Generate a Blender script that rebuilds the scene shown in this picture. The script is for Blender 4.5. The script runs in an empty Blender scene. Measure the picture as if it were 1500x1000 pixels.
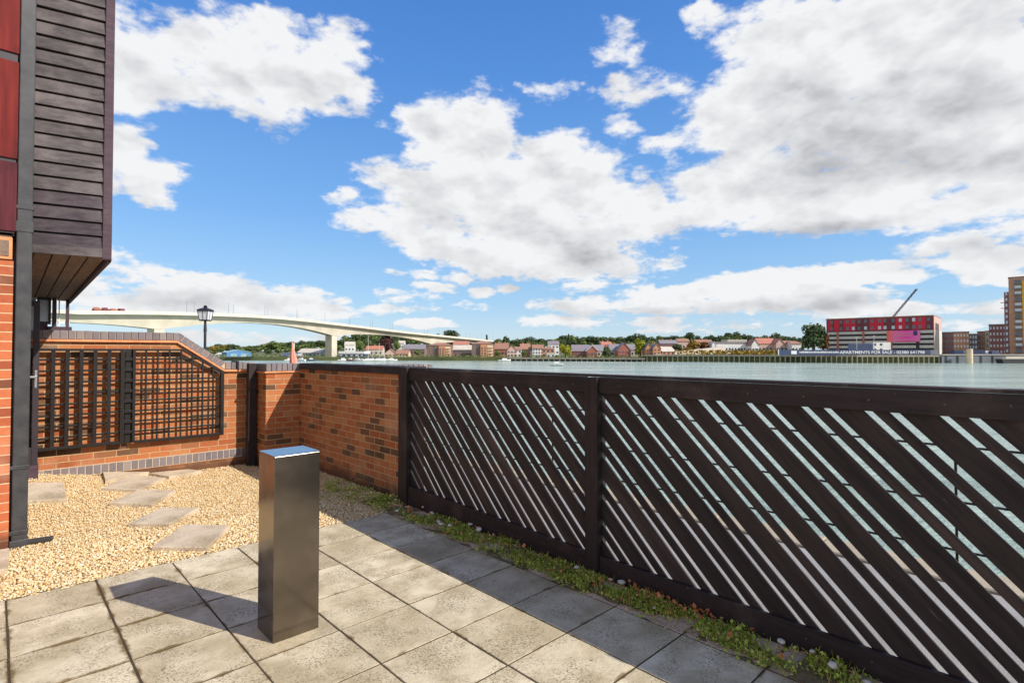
import bpy, bmesh, math, random
import numpy as np
from mathutils import Vector, Matrix, noise as mnoise
R = math.radians
rnd = random.Random(7)
nrs = np.random.RandomState(7)
SC = bpy.context.scene
COL = SC.collection
# ------------------------------------------------------------------ camera model (x = away to the right, y = away to the left)
CAM_H, YAW, PITCH, FPX = 1.56, R(43.68), R(1.144), 792.5
def ray(px, py):
    x = (px - 750) / FPX; y = -(py - 500) / FPX
    c, s = math.cos(PITCH), math.sin(PITCH)
    f = c - s * y; w = s + c * y
    return Vector((f * math.sin(YAW) + x * math.cos(YAW), f * math.cos(YAW) - x * math.sin(YAW), w))
def far(px, py, Z):                       # the point seen at (px,py) in the photo at distance Z
    return Vector((0, 0, CAM_H)) + ray(px, py) * Z
def lerp_tab(tab, x):
    if x <= tab[0][0]: return tab[0][1]
    for (a, b), (c, d) in zip(tab, tab[1:]):
        if x <= c: return b + (d - b) * (x - a) / (c - a)
    return tab[-1][1]
WATER = -4.0

# ------------------------------------------------------------------ tags
def tag(o, label=None, cat=None, group=None, kind=None):
    if label: o['label'] = label
    if cat: o['category'] = cat
    if group: o['group'] = group
    if kind: o['kind'] = kind
    return o
def empty(name, loc=(0, 0, 0), rz=0, label=None, cat=None, group=None):
    o = bpy.data.objects.new(name, None); COL.objects.link(o)
    o.location = loc; o.rotation_euler = (0, 0, rz); o.empty_display_size = .2
    return tag(o, label, cat, group)
def copy_tree(o, parent=None):
    c = o.copy(); COL.objects.link(c); c.parent = parent
    for ch in list(o.children): copy_tree(ch, c)
    return c

# ------------------------------------------------------------------ mesh builder
class MB:
    def __init__(s): s.v = []; s.f = []
    def add(s, vs, fs):
        n = len(s.v); s.v += [tuple(p) for p in vs]; s.f += [tuple(i + n for i in f) for f in fs]; return s
    def box(s, x0, x1, y0, y1, z0, z1, m=None):
        vs = [Vector((x, y, z)) for z in (z0, z1) for x, y in ((x0, y0), (x1, y0), (x1, y1), (x0, y1))]
        if m is not None: vs = [m @ p for p in vs]
        return s.add(vs, [(3, 2, 1, 0), (4, 5, 6, 7), (0, 1, 5, 4), (1, 2, 6, 5), (2, 3, 7, 6), (3, 0, 4, 7)])
    def prism(s, pts, d):                 # polygon pts (3-D, planar) swept along d
        d = Vector(d); pts = [Vector(p) for p in pts]; n = len(pts)
        nrm = Vector()
        for i in range(n): nrm += (pts[i] - pts[0]).cross(pts[(i + 1) % n] - pts[0])
        if nrm.dot(d) > 0: pts = pts[::-1]
        vs = pts + [p + d for p in pts]
        fs = [tuple(range(n)), tuple(range(2 * n - 1, n - 1, -1))]
        fs += [((i + 1) % n, i, i + n, (i + 1) % n + n) for i in range(n)]
        return s.add(vs, fs)
    def bar(s, p, q, w, h, up=(0, 0, 1)): # rectangular bar from p to q
        p, q = Vector(p), Vector(q); a = (q - p).normalized(); up = Vector(up)
        if abs(a.dot(up)) > .99: up = Vector((0, 1, 0))
        r = a.cross(up).normalized() * w / 2; u = r.cross(a).normalized() * h / 2
        c = [-r - u, r - u, r + u, -r + u]
        return s.add([p + k for k in c] + [q + k for k in c],
                     [(0, 1, 2, 3), (7, 6, 5, 4), (0, 4, 5, 1), (1, 5, 6, 2), (2, 6, 7, 3), (3, 7, 4, 0)])
    def tube(s, pts, rad, n=10, cap=True):  # round tube through pts; rad number or list
        pts = [Vector(p) for p in pts]
        if not hasattr(rad, '__len__'): rad = [rad] * len(pts)
        vs = []
        for i, p in enumerate(pts):
            a = (pts[min(i + 1, len(pts) - 1)] - pts[max(i - 1, 0)]).normalized()
            x = a.orthogonal().normalized() if abs(a.z) < .95 else Vector((1, 0, 0))
            x = (x - a * x.dot(a)).normalized(); y = a.cross(x)
            vs += [p + (x * math.cos(2 * math.pi * k / n) + y * math.sin(2 * math.pi * k / n)) * rad[i] for k in range(n)]
        fs = [(i * n + k, i * n + (k + 1) % n, (i + 1) * n + (k + 1) % n, (i + 1) * n + k) for i in range(len(pts) - 1) for k in range(n)]
        if cap: fs += [tuple(range(n - 1, -1, -1)), tuple(range((len(pts) - 1) * n, len(pts) * n))]
        return s.add(vs, fs)
    def build(s, name, mat=None, parent=None, bevel=0, smooth=False, loc=None, rz=0):
        me = bpy.data.meshes.new(name); me.from_pydata(s.v, [], s.f); me.update()
        bm = bmesh.new(); bm.from_mesh(me); bmesh.ops.recalc_face_normals(bm, faces=bm.faces); bm.to_mesh(me); bm.free()
        uvbox(me)
        return link(name, me, mat, parent, bevel, smooth, loc, rz)
def uvbox(me):
    n = len(me.loops)
    if not n: return
    uv = me.uv_layers.new(name='UVMap')
    co = np.empty(len(me.vertices) * 3); me.vertices.foreach_get('co', co); co = co.reshape(-1, 3)
    li = np.empty(n, int); me.loops.foreach_get('vertex_index', li)
    pn = np.empty(len(me.polygons) * 3); me.polygons.foreach_get('normal', pn); pn = pn.reshape(-1, 3)
    lt = np.empty(len(me.polygons), int); me.polygons.foreach_get('loop_total', lt)
    ax = np.repeat(np.argmax(np.abs(pn) * [1, 1, 1.01], axis=1), lt)
    c = co[li]
    out = np.where((ax == 0)[:, None], c[:, [1, 2]], np.where((ax == 1)[:, None], c[:, [0, 2]], c[:, [0, 1]]))
    uv.data.foreach_set('uv', out.ravel())
def link(name, me, mat=None, parent=None, bevel=0, smooth=False, loc=None, rz=0):
    o = bpy.data.objects.new(name, me); COL.objects.link(o)
    if mat: me.materials.append(mat)
    if parent: o.parent = parent
    if loc is not None: o.location = loc
    o.rotation_euler.z = rz
    if smooth:
        me.polygons.foreach_set('use_smooth', [True] * len(me.polygons))
    if bevel:
        b = o.modifiers.new('bevel', 'BEVEL'); b.width = bevel; b.segments = 2; b.limit_method = 'ANGLE'; b.angle_limit = R(40)
    return o
def np_mesh(name, V, F, mat, parent=None, smooth=False):    # V (n,3), F (m,k)
    me = bpy.data.meshes.new(name); m, k = F.shape
    me.vertices.add(len(V)); me.vertices.foreach_set('co', V.astype(np.float32).ravel())
    me.loops.add(m * k); me.loops.foreach_set('vertex_index', F.astype(np.int32).ravel())
    me.polygons.add(m); me.polygons.foreach_set('loop_start', np.arange(0, m * k, k, dtype=np.int32))
    me.update(calc_edges=True); me.validate()
    return link(name, me, mat, parent, smooth=smooth)

# ------------------------------------------------------------------ materials
def lin(r, g=None, b=None):
    if g is None: r, g, b = r
    f = lambda c: (c / 255 / 12.92) if c / 255 <= .04045 else ((c / 255 + .055) / 1.055) ** 2.4
    return (f(r), f(g), f(b), 1)
class NT:
    def __init__(s, name):
        s.m = bpy.data.materials.new(name); s.m.use_nodes = True; s.t = s.m.node_tree
        s.p = s.t.nodes['Principled BSDF']; s.c = None
    def n(s, typ, **kw):
        nd = s.t.nodes.new(typ)
        for k, v in kw.items():
            if k in nd.inputs.keys() if hasattr(nd.inputs, 'keys') else False: s.set(nd.inputs[k], v)
            else: setattr(nd, k, v)
        return nd
    def set(s, inp, v):
        if hasattr(v, 'is_output') or isinstance(v, bpy.types.NodeSocket): s.t.links.new(v, inp)
        else: inp.default_value = v
    def uv(s): return s.n('ShaderNodeTexCoord').outputs['UV']
    def ob(s): return s.n('ShaderNodeTexCoord').outputs['Object']
    def noise(s, vec, scale, detail=4, rough=.55, dist=0):
        nd = s.n('ShaderNodeTexNoise'); s.set(nd.inputs['Vector'], vec)
        nd.inputs['Scale'].default_value = scale; nd.inputs['Detail'].default_value = detail
        nd.inputs['Roughness'].default_value = rough; nd.inputs['Distortion'].default_value = dist
        return nd.outputs['Fac']
    def map(s, vec, scale=(1, 1, 1), loc=(0, 0, 0)):
        nd = s.n('ShaderNodeMapping'); s.set(nd.inputs['Vector'], vec); nd.inputs['Scale'].default_value = scale; nd.inputs['Location'].default_value = loc
        return nd.outputs['Vector']
    def ramp(s, fac, stops, interp='LINEAR'):
        nd = s.n('ShaderNodeValToRGB'); s.set(nd.inputs['Fac'], fac); cr = nd.color_ramp; cr.interpolation = interp
        while len(cr.elements) < len(stops): cr.elements.new(.5)
        for e, (p, c) in zip(cr.elements, stops):
            e.position = p; e.color = c if len(c) == 4 else (*c, 1)
        return nd.outputs['Color']
    def mix(s, fac, a, b, mode='MIX'):
        nd = s.n('ShaderNodeMix', data_type='RGBA', blend_type=mode)
        s.set(nd.inputs[0], fac); s.set(nd.inputs[6], a); s.set(nd.inputs[7], b); return nd.outputs[2]
    def math(s, op, a, b=0, clamp=False):
        nd = s.n('ShaderNodeMath', operation=op, use_clamp=clamp); s.set(nd.inputs[0], a); s.set(nd.inputs[1], b); return nd.outputs[0]
    def step(s, x, a, b):
        nd = s.n('ShaderNodeMapRange', interpolation_type='SMOOTHSTEP'); s.set(nd.inputs['Value'], x)
        nd.inputs['From Min'].default_value = a; nd.inputs['From Max'].default_value = b; return nd.outputs['Result']
    def sep(s, v):
        nd = s.n('ShaderNodeSeparateXYZ'); s.set(nd.inputs[0], v); return nd.outputs
    def isl(s): return s.n('ShaderNodeNewGeometry').outputs['Random Per Island']
    def orand(s): return s.n('ShaderNodeObjectInfo').outputs['Random']
    def bump(s, h, strength=.3, dist=.01):
        nd = s.n('ShaderNodeBump'); s.set(nd.inputs['Height'], h); nd.inputs['Strength'].default_value = strength; nd.inputs['Distance'].default_value = dist
        s.t.links.new(nd.outputs['Normal'], s.p.inputs['Normal'])
    def out(s, color, rough=.7, metal=0, spec=None):
        s.set(s.p.inputs['Base Color'], color); s.set(s.p.inputs['Roughness'], rough); s.set(s.p.inputs['Metallic'], metal)
        if spec is not None: s.p.inputs['Specular IOR Level'].default_value = spec
        return s.m
G = lambda v: (v, v, v, 1)
def mat_noise(name, c1, c2, scale=6, rough=.75, bump=.15, bscale=40, detail=5, coord='ob', stretch=(1, 1, 1), metal=0, spec=None, bd=.01):
    t = NT(name); v = t.ob() if coord == 'ob' else t.uv(); v = t.map(v, stretch)
    c = t.ramp(t.noise(v, scale, detail), [(.3, c1), (.7, c2)])
    if bump: t.bump(t.noise(v, bscale, 4), bump, bd)
    return t.out(c, rough, metal, spec)
def mat_brick(name, cols, mortar, mscale=1.0, bump=.5, dark_foot=True):
    t = NT(name); uv = t.uv()
    wob = t.n('ShaderNodeVectorMath', operation='MULTIPLY_ADD'); nz = t.n('ShaderNodeTexNoise'); t.set(nz.inputs['Vector'], uv); nz.inputs['Scale'].default_value = 9; nz.inputs['Detail'].default_value = 3
    t.set(wob.inputs[0], nz.outputs['Color']); wob.inputs[1].default_value = (.006, .006, 0); t.set(wob.inputs[2], uv)
    b = t.n('ShaderNodeTexBrick'); t.set(b.inputs['Vector'], wob.outputs[0])
    b.inputs['Color1'].default_value = G(0); b.inputs['Color2'].default_value = G(1); b.inputs['Mortar'].default_value = G(.5)
    b.inputs['Scale'].default_value = 1; b.inputs['Mortar Size'].default_value = .0052; b.inputs['Mortar Smooth'].default_value = .35
    b.inputs['Brick Width'].default_value = .225 * mscale; b.inputs['Row Height'].default_value = .075 * mscale; b.inputs['Bias'].default_value = 0
    c = t.ramp(b.outputs['Color'], cols)
    c = t.mix(t.math('MULTIPLY', t.noise(uv, 30, 5, .65), .5), c, t.mix(1, c, lin(150, 110, 80), 'MULTIPLY'))
    c = t.mix(t.math('MULTIPLY', t.step(t.noise(uv, 2.2, 4), .5, .75), .25), c, lin(214, 190, 160))
    c = t.mix(t.math('MULTIPLY', t.step(t.noise(uv, 1.3, 5, .65), .5, .72), .5), c, t.mix(1, c, lin(150, 126, 112), 'MULTIPLY'))
    mcol = t.ramp(t.noise(uv, 14, 3), [(.3, tuple(k * .62 for k in mortar[:3]) + (1,)), (.7, mortar)])
    c = t.mix(b.outputs['Fac'], c, mcol)
    if dark_foot:  # blends to dark brown towards the foot of the wall
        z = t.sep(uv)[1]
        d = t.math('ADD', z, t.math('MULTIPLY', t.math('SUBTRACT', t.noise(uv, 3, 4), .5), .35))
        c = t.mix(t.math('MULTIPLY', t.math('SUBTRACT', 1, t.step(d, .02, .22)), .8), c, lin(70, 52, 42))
    h = t.math('SUBTRACT', t.math('MULTIPLY', t.noise(uv, 60, 4), .35), b.outputs['Fac'])
    t.bump(h, bump, .006)
    return t.out(c, .85, spec=.25)

M = {}
BR = [(0, lin(184, 112, 70)), (.2, lin(196, 126, 80)), (.4, lin(174, 98, 60)), (.55, lin(200, 140, 94)), (.70, lin(184, 106, 64)), (.8, lin(164, 110, 74)), (.87, lin(128, 92, 66)), (1, lin(90, 72, 58))]
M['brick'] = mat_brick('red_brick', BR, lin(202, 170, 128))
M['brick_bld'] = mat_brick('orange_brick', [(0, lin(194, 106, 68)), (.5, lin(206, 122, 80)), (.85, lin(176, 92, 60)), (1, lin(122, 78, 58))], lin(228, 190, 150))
t = NT('blue_engineering_brick')
c = t.ramp(t.isl(), [(0, lin(84, 78, 88)), (.4, lin(118, 108, 112)), (.75, lin(100, 92, 104)), (1, lin(140, 128, 124))])
c = t.mix(t.math('MULTIPLY', t.noise(t.ob(), 25, 4), .45), c, lin(150, 138, 126)); t.bump(t.noise(t.ob(), 80, 3), .2, .004)
M['blue_brick'] = t.out(c, .6)
M['mortar'] = mat_noise('mortar', lin(176, 152, 124), lin(200, 178, 146), 20, .9, .3, 90)
t = NT('creasing_tile'); c = t.ramp(t.noise(t.ob(), 8, 4), [(.3, lin(206, 128, 80)), (.7, lin(232, 160, 112))]); M['tile'] = t.out(c, .8)
def wood(name, c1, c2, fade, rough=.62, axis=(1, 1, 1), fs=(.55, .8), spec=.35, isl=False, rot=0):
    t = NT(name); v = t.ob(); mp = t.map(v, axis)
    if rot: r_ = t.n('ShaderNodeMapping'); t.set(r_.inputs['Vector'], v); r_.inputs['Rotation'].default_value = (rot, 0, 0); mp = t.map(r_.outputs['Vector'], axis)
    g = t.noise(mp, 30, 6, .65)
    v = t.map(mp, (2, 2, 2)) if rot else v
    c = t.ramp(g, [(.25, c1), (.75, c2)])
    c = t.mix(t.math('MULTIPLY', t.step(t.noise(v, 3.2, 5, .6), *fs), .55), c, fade)
    c = t.mix(t.math('MULTIPLY', t.step(t.noise(v, 55, 2), .72, .8), .35), c, lin(150, 140, 132))
    if isl: c = t.mix(1, c, t.ramp(t.isl(), [(0, G(.68)), (1, G(1.0))]), 'MULTIPLY')
    t.bump(g, .35, .003); return t.out(c, t.ramp(g, [(.2, G(rough + .12)), (.8, G(rough - .08))]), spec=spec)
M['stain'] = wood('black_stained_timber', lin(26, 20, 21), lin(50, 38, 39), lin(78, 64, 59), axis=(1, .08, 1), fs=(.5, .75))
M['stain_post'] = wood('black_stained_post', lin(26, 20, 21), lin(48, 37, 38), lin(74, 61, 56), axis=(1, 1, .08), fs=(.5, .75))
M['stain_cap'] = wood('worn_black_capping', lin(34, 27, 28), lin(62, 50, 50), lin(130, 116, 108), axis=(1, .08, 1), fs=(.56, .72))
M['stain_slat'] = wood('black_stained_slats', lin(22, 18, 19), lin(62, 49, 48), lin(92, 76, 69), axis=(1, .07, 1), fs=(.5, .75), isl=True, rot=R(-45))
M['black_lattice'] = wood('black_painted_lattice', lin(18, 15, 14), lin(34, 29, 27), lin(60, 52, 46), axis=(1, 1, 1), rough=.5)
M['board'] = wood('weathered_grey_brown_boards', lin(60, 53, 55), lin(108, 99, 99), lin(132, 122, 120), rough=.7, axis=(.07, 1, 1), fs=(.42, .66), isl=True)
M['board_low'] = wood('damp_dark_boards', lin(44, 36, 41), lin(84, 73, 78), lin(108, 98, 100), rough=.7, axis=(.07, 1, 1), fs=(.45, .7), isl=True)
M['board_dark'] = wood('dark_purple_brown_board', lin(60, 44, 54), lin(86, 66, 74), lin(104, 88, 92), rough=.6, axis=(.12, 1, 1))
M['soffit'] = wood('brown_soffit_boards', lin(104, 84, 70), lin(134, 112, 94), lin(120, 100, 84), rough=.6, axis=(1, .1, 1))
def redpanel(name, a, b, dk):
    t = NT(name); v = t.ob(); g = t.noise(t.map(v, (1, 1, .08)), 26, 5)
    c = t.ramp(g, [(.3, a), (.7, b)]); c = t.mix(t.step(t.noise(v, 2.2, 4), .48, .68), c, dk)
    t.bump(g, .3, .002); return t.out(c, .7, spec=.2)
M['red'] = redpanel('red_stained_boards', lin(92, 26, 25), lin(120, 38, 33), lin(50, 17, 22))
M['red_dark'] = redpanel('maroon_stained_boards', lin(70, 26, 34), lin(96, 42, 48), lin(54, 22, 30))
t = NT('black_downpipe'); g = t.noise(t.ob(), 12, 4); c = t.ramp(g, [(.3, lin(48, 48, 50)), (.75, lin(70, 69, 70))]); M['pipe'] = t.out(c, .38)
t = NT('brushed_steel'); v = t.ob(); g = t.noise(t.map(v, (1, 1, 160)), 3, 3); g2 = t.noise(v, 5, 5)
c = t.mix(t.step(g2, .42, .66), lin(114, 105, 94), lin(127, 117, 106)); t.bump(g, .02, .001)
sp = t.step(t.noise(v, 110, 2), .72, .8); c = t.mix(t.math('MULTIPLY', sp, .5), c, lin(216, 212, 204))
M['steel'] = t.out(c, t.ramp(g2, [(.3, G(.13)), (.7, G(.22))]), .9)
M['steel_top'] = mat_noise('steel_top', lin(150, 152, 158), lin(170, 172, 178), 4, .14, .03, 60, metal=1)
# paving slabs
def slabmat(name, pal, dark, gunk=True):
    t = NT(name); v = t.ob(); i = t.isl(); xyz = t.sep(v)
    off = t.n('ShaderNodeCombineXYZ'); t.set(off.inputs[0], t.math('MULTIPLY', i, 37)); t.set(off.inputs[1], t.math('MULTIPLY', i, 91))
    va = t.n('ShaderNodeVectorMath', operation='ADD'); t.set(va.inputs[0], v); t.set(va.inputs[1], off.outputs[0]); w = va.outputs[0]
    c = t.ramp(i, pal)
    c = t.mix(t.math('MULTIPLY', t.step(t.noise(w, 3.5, 6, .65), .36, .64), .75), c, dark)
    sp = t.noise(w, 85, 3, .7); msk = t.step(t.noise(w, 4.5, 4), .36, .62)
    c = t.mix(t.math('MULTIPLY', t.math('MULTIPLY', t.step(sp, .47, .62), msk), .8), c, lin(116, 104, 82))
    c = t.mix(t.math('MULTIPLY', t.step(t.noise(w, 130, 2), .6, .72), .35), c, lin(196, 184, 160))
    c = t.mix(t.math('MULTIPLY', t.step(t.noise(v, 17, 3), .7, .76), .7), c, lin(84, 70, 52))
    c = t.mix(t.math('MULTIPLY', t.step(t.noise(v, 1.3, 5, .65), .5, .68), .4), c, lin(128, 112, 78))
    c = t.mix(t.math('MULTIPLY', t.step(t.noise(v, 9, 2), .74, .79), .6), c, lin(206, 202, 196))
    if gunk:                              # moss and mud along the joints
        def jd(k, o):
            a = t.math('FRACT', t.math('MULTIPLY', t.math('ADD', xyz[k], o), 1 / .45)); return t.math('ABSOLUTE', t.math('SUBTRACT', a, .5))
        j = t.math('MAXIMUM', jd(0, .38), jd(1, .261))
        jn = t.math('ADD', j, t.math('MULTIPLY', t.math('SUBTRACT', t.noise(v, 7, 4), .5), .22))
        c = t.mix(t.math('MULTIPLY', t.step(t.math('ADD', jn, t.math('MULTIPLY', t.math('SUBTRACT', 1, t.step(xyz[0], .4, 1.3)), .026)), .478, .525), .85), c, lin(104, 80, 38))
    t.bump(t.math('ADD', sp, t.math('MULTIPLY', t.noise(w, 30, 4), .8)), .6, .005)
    return t.out(c, .88, spec=.2)
M['slab'] = slabmat('buff_paving_slab', [(0, lin(200, 184, 152)), (.3, lin(224, 210, 178)), (.55, lin(212, 198, 168)), (.8, lin(230, 216, 184)), (1, lin(194, 178, 148))], lin(170, 154, 120))
M['slab_edge'] = slabmat('shade_warmed_paving_slab', [(0, lin(220, 188, 162)), (.5, lin(204, 176, 154)), (1, lin(226, 194, 166))], lin(186, 160, 140))  # palette warmed and lightened to offset the blue shade along the fence
M['stone'] = slabmat('stepping_stone', [(0, lin(214, 194, 166)), (.5, lin(208, 190, 166)), (1, lin(218, 200, 170))], lin(196, 176, 148), False)
M['joint'] = mat_noise('joint_sand', lin(52, 42, 30), lin(84, 70, 46), 30, .95, .5, 120)
t = NT('gravel_stones'); c = t.ramp(t.isl(), [(0, lin(214, 184, 128)), (.2, lin(232, 208, 158)), (.4, lin(210, 178, 122)), (.55, lin(238, 222, 186)), (.7, lin(224, 196, 142)), (.82, lin(202, 156, 100)), (.92, lin(244, 232, 210)), (1, lin(170, 142, 106))])
M['gravel'] = t.out(c, .75)
M['gravel_bed'] = mat_noise('gravel_bed', lin(206, 170, 118), lin(232, 200, 150), 60, .95, .6, 90)
t = NT('weed_leaves'); c = t.ramp(t.isl(), [(0, lin(120, 142, 40)), (.3, lin(160, 178, 56)), (.55, lin(188, 194, 78)), (.7, lin(132, 146, 48)), (.84, lin(200, 190, 100)), (.94, lin(160, 126, 76)), (1, lin(190, 150, 96))])
M['weed'] = t.out(c, .6)
M['soil'] = mat_noise('soil', lin(92, 78, 52), lin(140, 120, 82), 14, .95, .7, 60)
M['dry_leaf'] = mat_noise('dry_leaf', lin(170, 92, 46), lin(206, 130, 76), 9, .7, .1)
M['white_stone'] = mat_noise('white_stone', lin(184, 176, 162), lin(216, 210, 198), 20, .8, .3, 60)
M['pink_stone'] = mat_noise('pink_stone', lin(202, 150, 128), lin(222, 178, 156), 20, .8, .3, 60)
M['promenade'] = mat_noise('promenade_paving', lin(142, 138, 132), lin(160, 156, 150), 3, .9, .4, 70)
M['coping'] = mat_noise('tan_coping_stone', lin(158, 144, 120), lin(178, 164, 140), 5, .85, .3, 50)
M['quay_wall'] = mat_noise('quay_wall', lin(96, 92, 78), lin(140, 134, 118), 1.2, .9, .4, 8)
def glassmat(name, c, rough=.08):
    t = NT(name); t.p.inputs['Specular IOR Level'].default_value = .8; return t.out(c, rough)
M['dark_glass'] = glassmat('window_glass', lin(70, 84, 96))
M['pale_glass'] = glassmat('bright_window_glass', lin(196, 208, 216), .15)
t = NT('door_glass'); t.p.inputs['Transmission Weight'].default_value = 1; t.p.inputs['IOR'].default_value = 1.02; M['clear'] = t.out((.93, .95, .95, 1), 0)
M['steel_head'] = mat_noise('rusty_screw', lin(70, 58, 50), lin(104, 88, 76), 60, .6, 0, metal=.6)
M['chrome'] = mat_noise('brushed_handle', lin(190, 190, 190), lin(214, 214, 214), 20, .3, 0, metal=1)
def plain(name, c, rough=.7, var=.12, scale=.5, metal=0, bump=0):
    a = tuple(k * (1 - var) for k in c[:3]) + (1,); b = tuple(min(1, k * (1 + var)) for k in c[:3]) + (1,)
    return mat_noise(name, a, b, scale, rough, bump, 3, metal=metal)
M['dark_frame'] = plain('dark_frame', lin(48, 40, 46), .5, .15, 6)
M['white_paint'] = plain('white_paint', lin(226, 224, 218), .5)
M['lamp_black'] = plain('black_cast_iron', lin(34, 33, 36), .45, .2, 8)
M['frost'] = glassmat('frosted_lamp_glass', lin(214, 214, 218), .35)
M['salmon'] = mat_noise('salmon_canvas', lin(214, 132, 112), lin(230, 156, 136), 9, .85, .2, 60, stretch=(1, 1, .2))
M['concrete'] = mat_noise('bridge_concrete', lin(180, 172, 154), lin(204, 197, 179), .12, .85, .2, 1.5)
M['parapet'] = mat_noise('bridge_parapet', lin(192, 187, 173), lin(210, 205, 192), .2, .8, 0)

# ================================================================== WORLD, SUN, CAMERA
SUN_DIR = Vector((.53, -1.24, 1.0)).normalized()
EL = math.asin(SUN_DIR.z); ROT = math.atan2(SUN_DIR.x, SUN_DIR.y)
def azel(px, py):
    d = ray(px, py).normalized(); return math.atan2(d.x, d.y), math.asin(d.z)
# clouds: (centre x, centre y, half width, half height, strength) as seen in the photograph, turned into directions in the sky
CLOUDS = [(250, 85, 110, 75, 1), (360, 95, 100, 70, 1), (470, 105, 90, 70, 1), (430, 150, 70, 42, .8), (190, 130, 60, 50, .7),
          (180, 215, 50, 42, .8), (215, 255, 62, 36, .8), (150, 225, 40, 60, .8),
          (640, 215, 62, 70, 1), (700, 215, 90, 75, 1), (815, 268, 112, 86, 1.1), (700, 300, 140, 90, 1.1), (860, 330, 130, 85, 1.1), (760, 350, 150, 60, 1), (600, 262, 75, 34, .8), (590, 322, 80, 40, .8), (845, 388, 130, 30, .9), (640, 345, 90, 40, .8), (850, 419, 55, 13, .8), (935, 262, 26, 18, .55),
          (1190, 90, 170, 110, 1.2), (1330, 60, 260, 150, 1.3), (1450, 170, 200, 130, 1.2), (1120, 170, 130, 90, 1.2), (1280, 180, 200, 90, 1.3), (1090, 260, 120, 70, 1), (1200, 290, 220, 55, 1.2), (1040, 285, 60, 40, .8), (1400, 310, 200, 42, 1), (1150, 320, 130, 34, 1), (1420, 352, 130, 24, .8), (1450, 380, 100, 20, .9), (1480, 408, 80, 14, .8), (1530, 330, 90, 50, 1),
          (920, 60, 50, 30, .36), (1036, 32, 24, 30, .40), (958, 130, 68, 26, .38), (905, 185, 28, 22, .28), (975, 212, 46, 16, .4), (1125, 8, 34, 18, .3), (410, 40, 40, 30, .45), (300, 6, 40, 18, .3), (760, 160, 44, 22, .26), (790, 130, 24, 14, .24),
          (180, 398, 90, 22, .9), (130, 420, 60, 26, .8), (300, 425, 110, 28, 1), (400, 440, 90, 26, 1), (250, 445, 200, 26, .9), (470, 458, 60, 14, .7), (150, 370, 50, 14, .6), (330, 495, 200, 10, .5),
          (630, 420, 30, 10, .7), (668, 405, 20, 10, .6), (706, 428, 24, 9, .8), (748, 424, 20, 9, .7), (600, 437, 50, 13, .7), (580, 452, 60, 10, .6), (610, 398, 40, 8, .5), (508, 441, 18, 6, .6), (620, 475, 40, 8, .9), (690, 448, 30, 6, .4), (505, 290, 34, 11, .5),
          (880, 445, 110, 16, .9), (960, 432, 90, 14, .7), (1080, 420, 90, 20, 1), (1160, 410, 90, 24, 1), (1250, 402, 80, 18, .9), (1330, 405, 50, 12, .7), (1040, 448, 170, 14, .8), (1160, 440, 140, 20, .8), (820, 468, 60, 9, .7), (930, 470, 100, 9, .6), (1240, 455, 90, 14, .7), (1330, 455, 80, 14, .7), (1410, 450, 50, 11, .9), (1480, 448, 50, 14, .8), (1060, 478, 160, 8, .45), (1450, 258, 30, 10, .5), (1400, 475, 80, 8, .4)]
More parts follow.
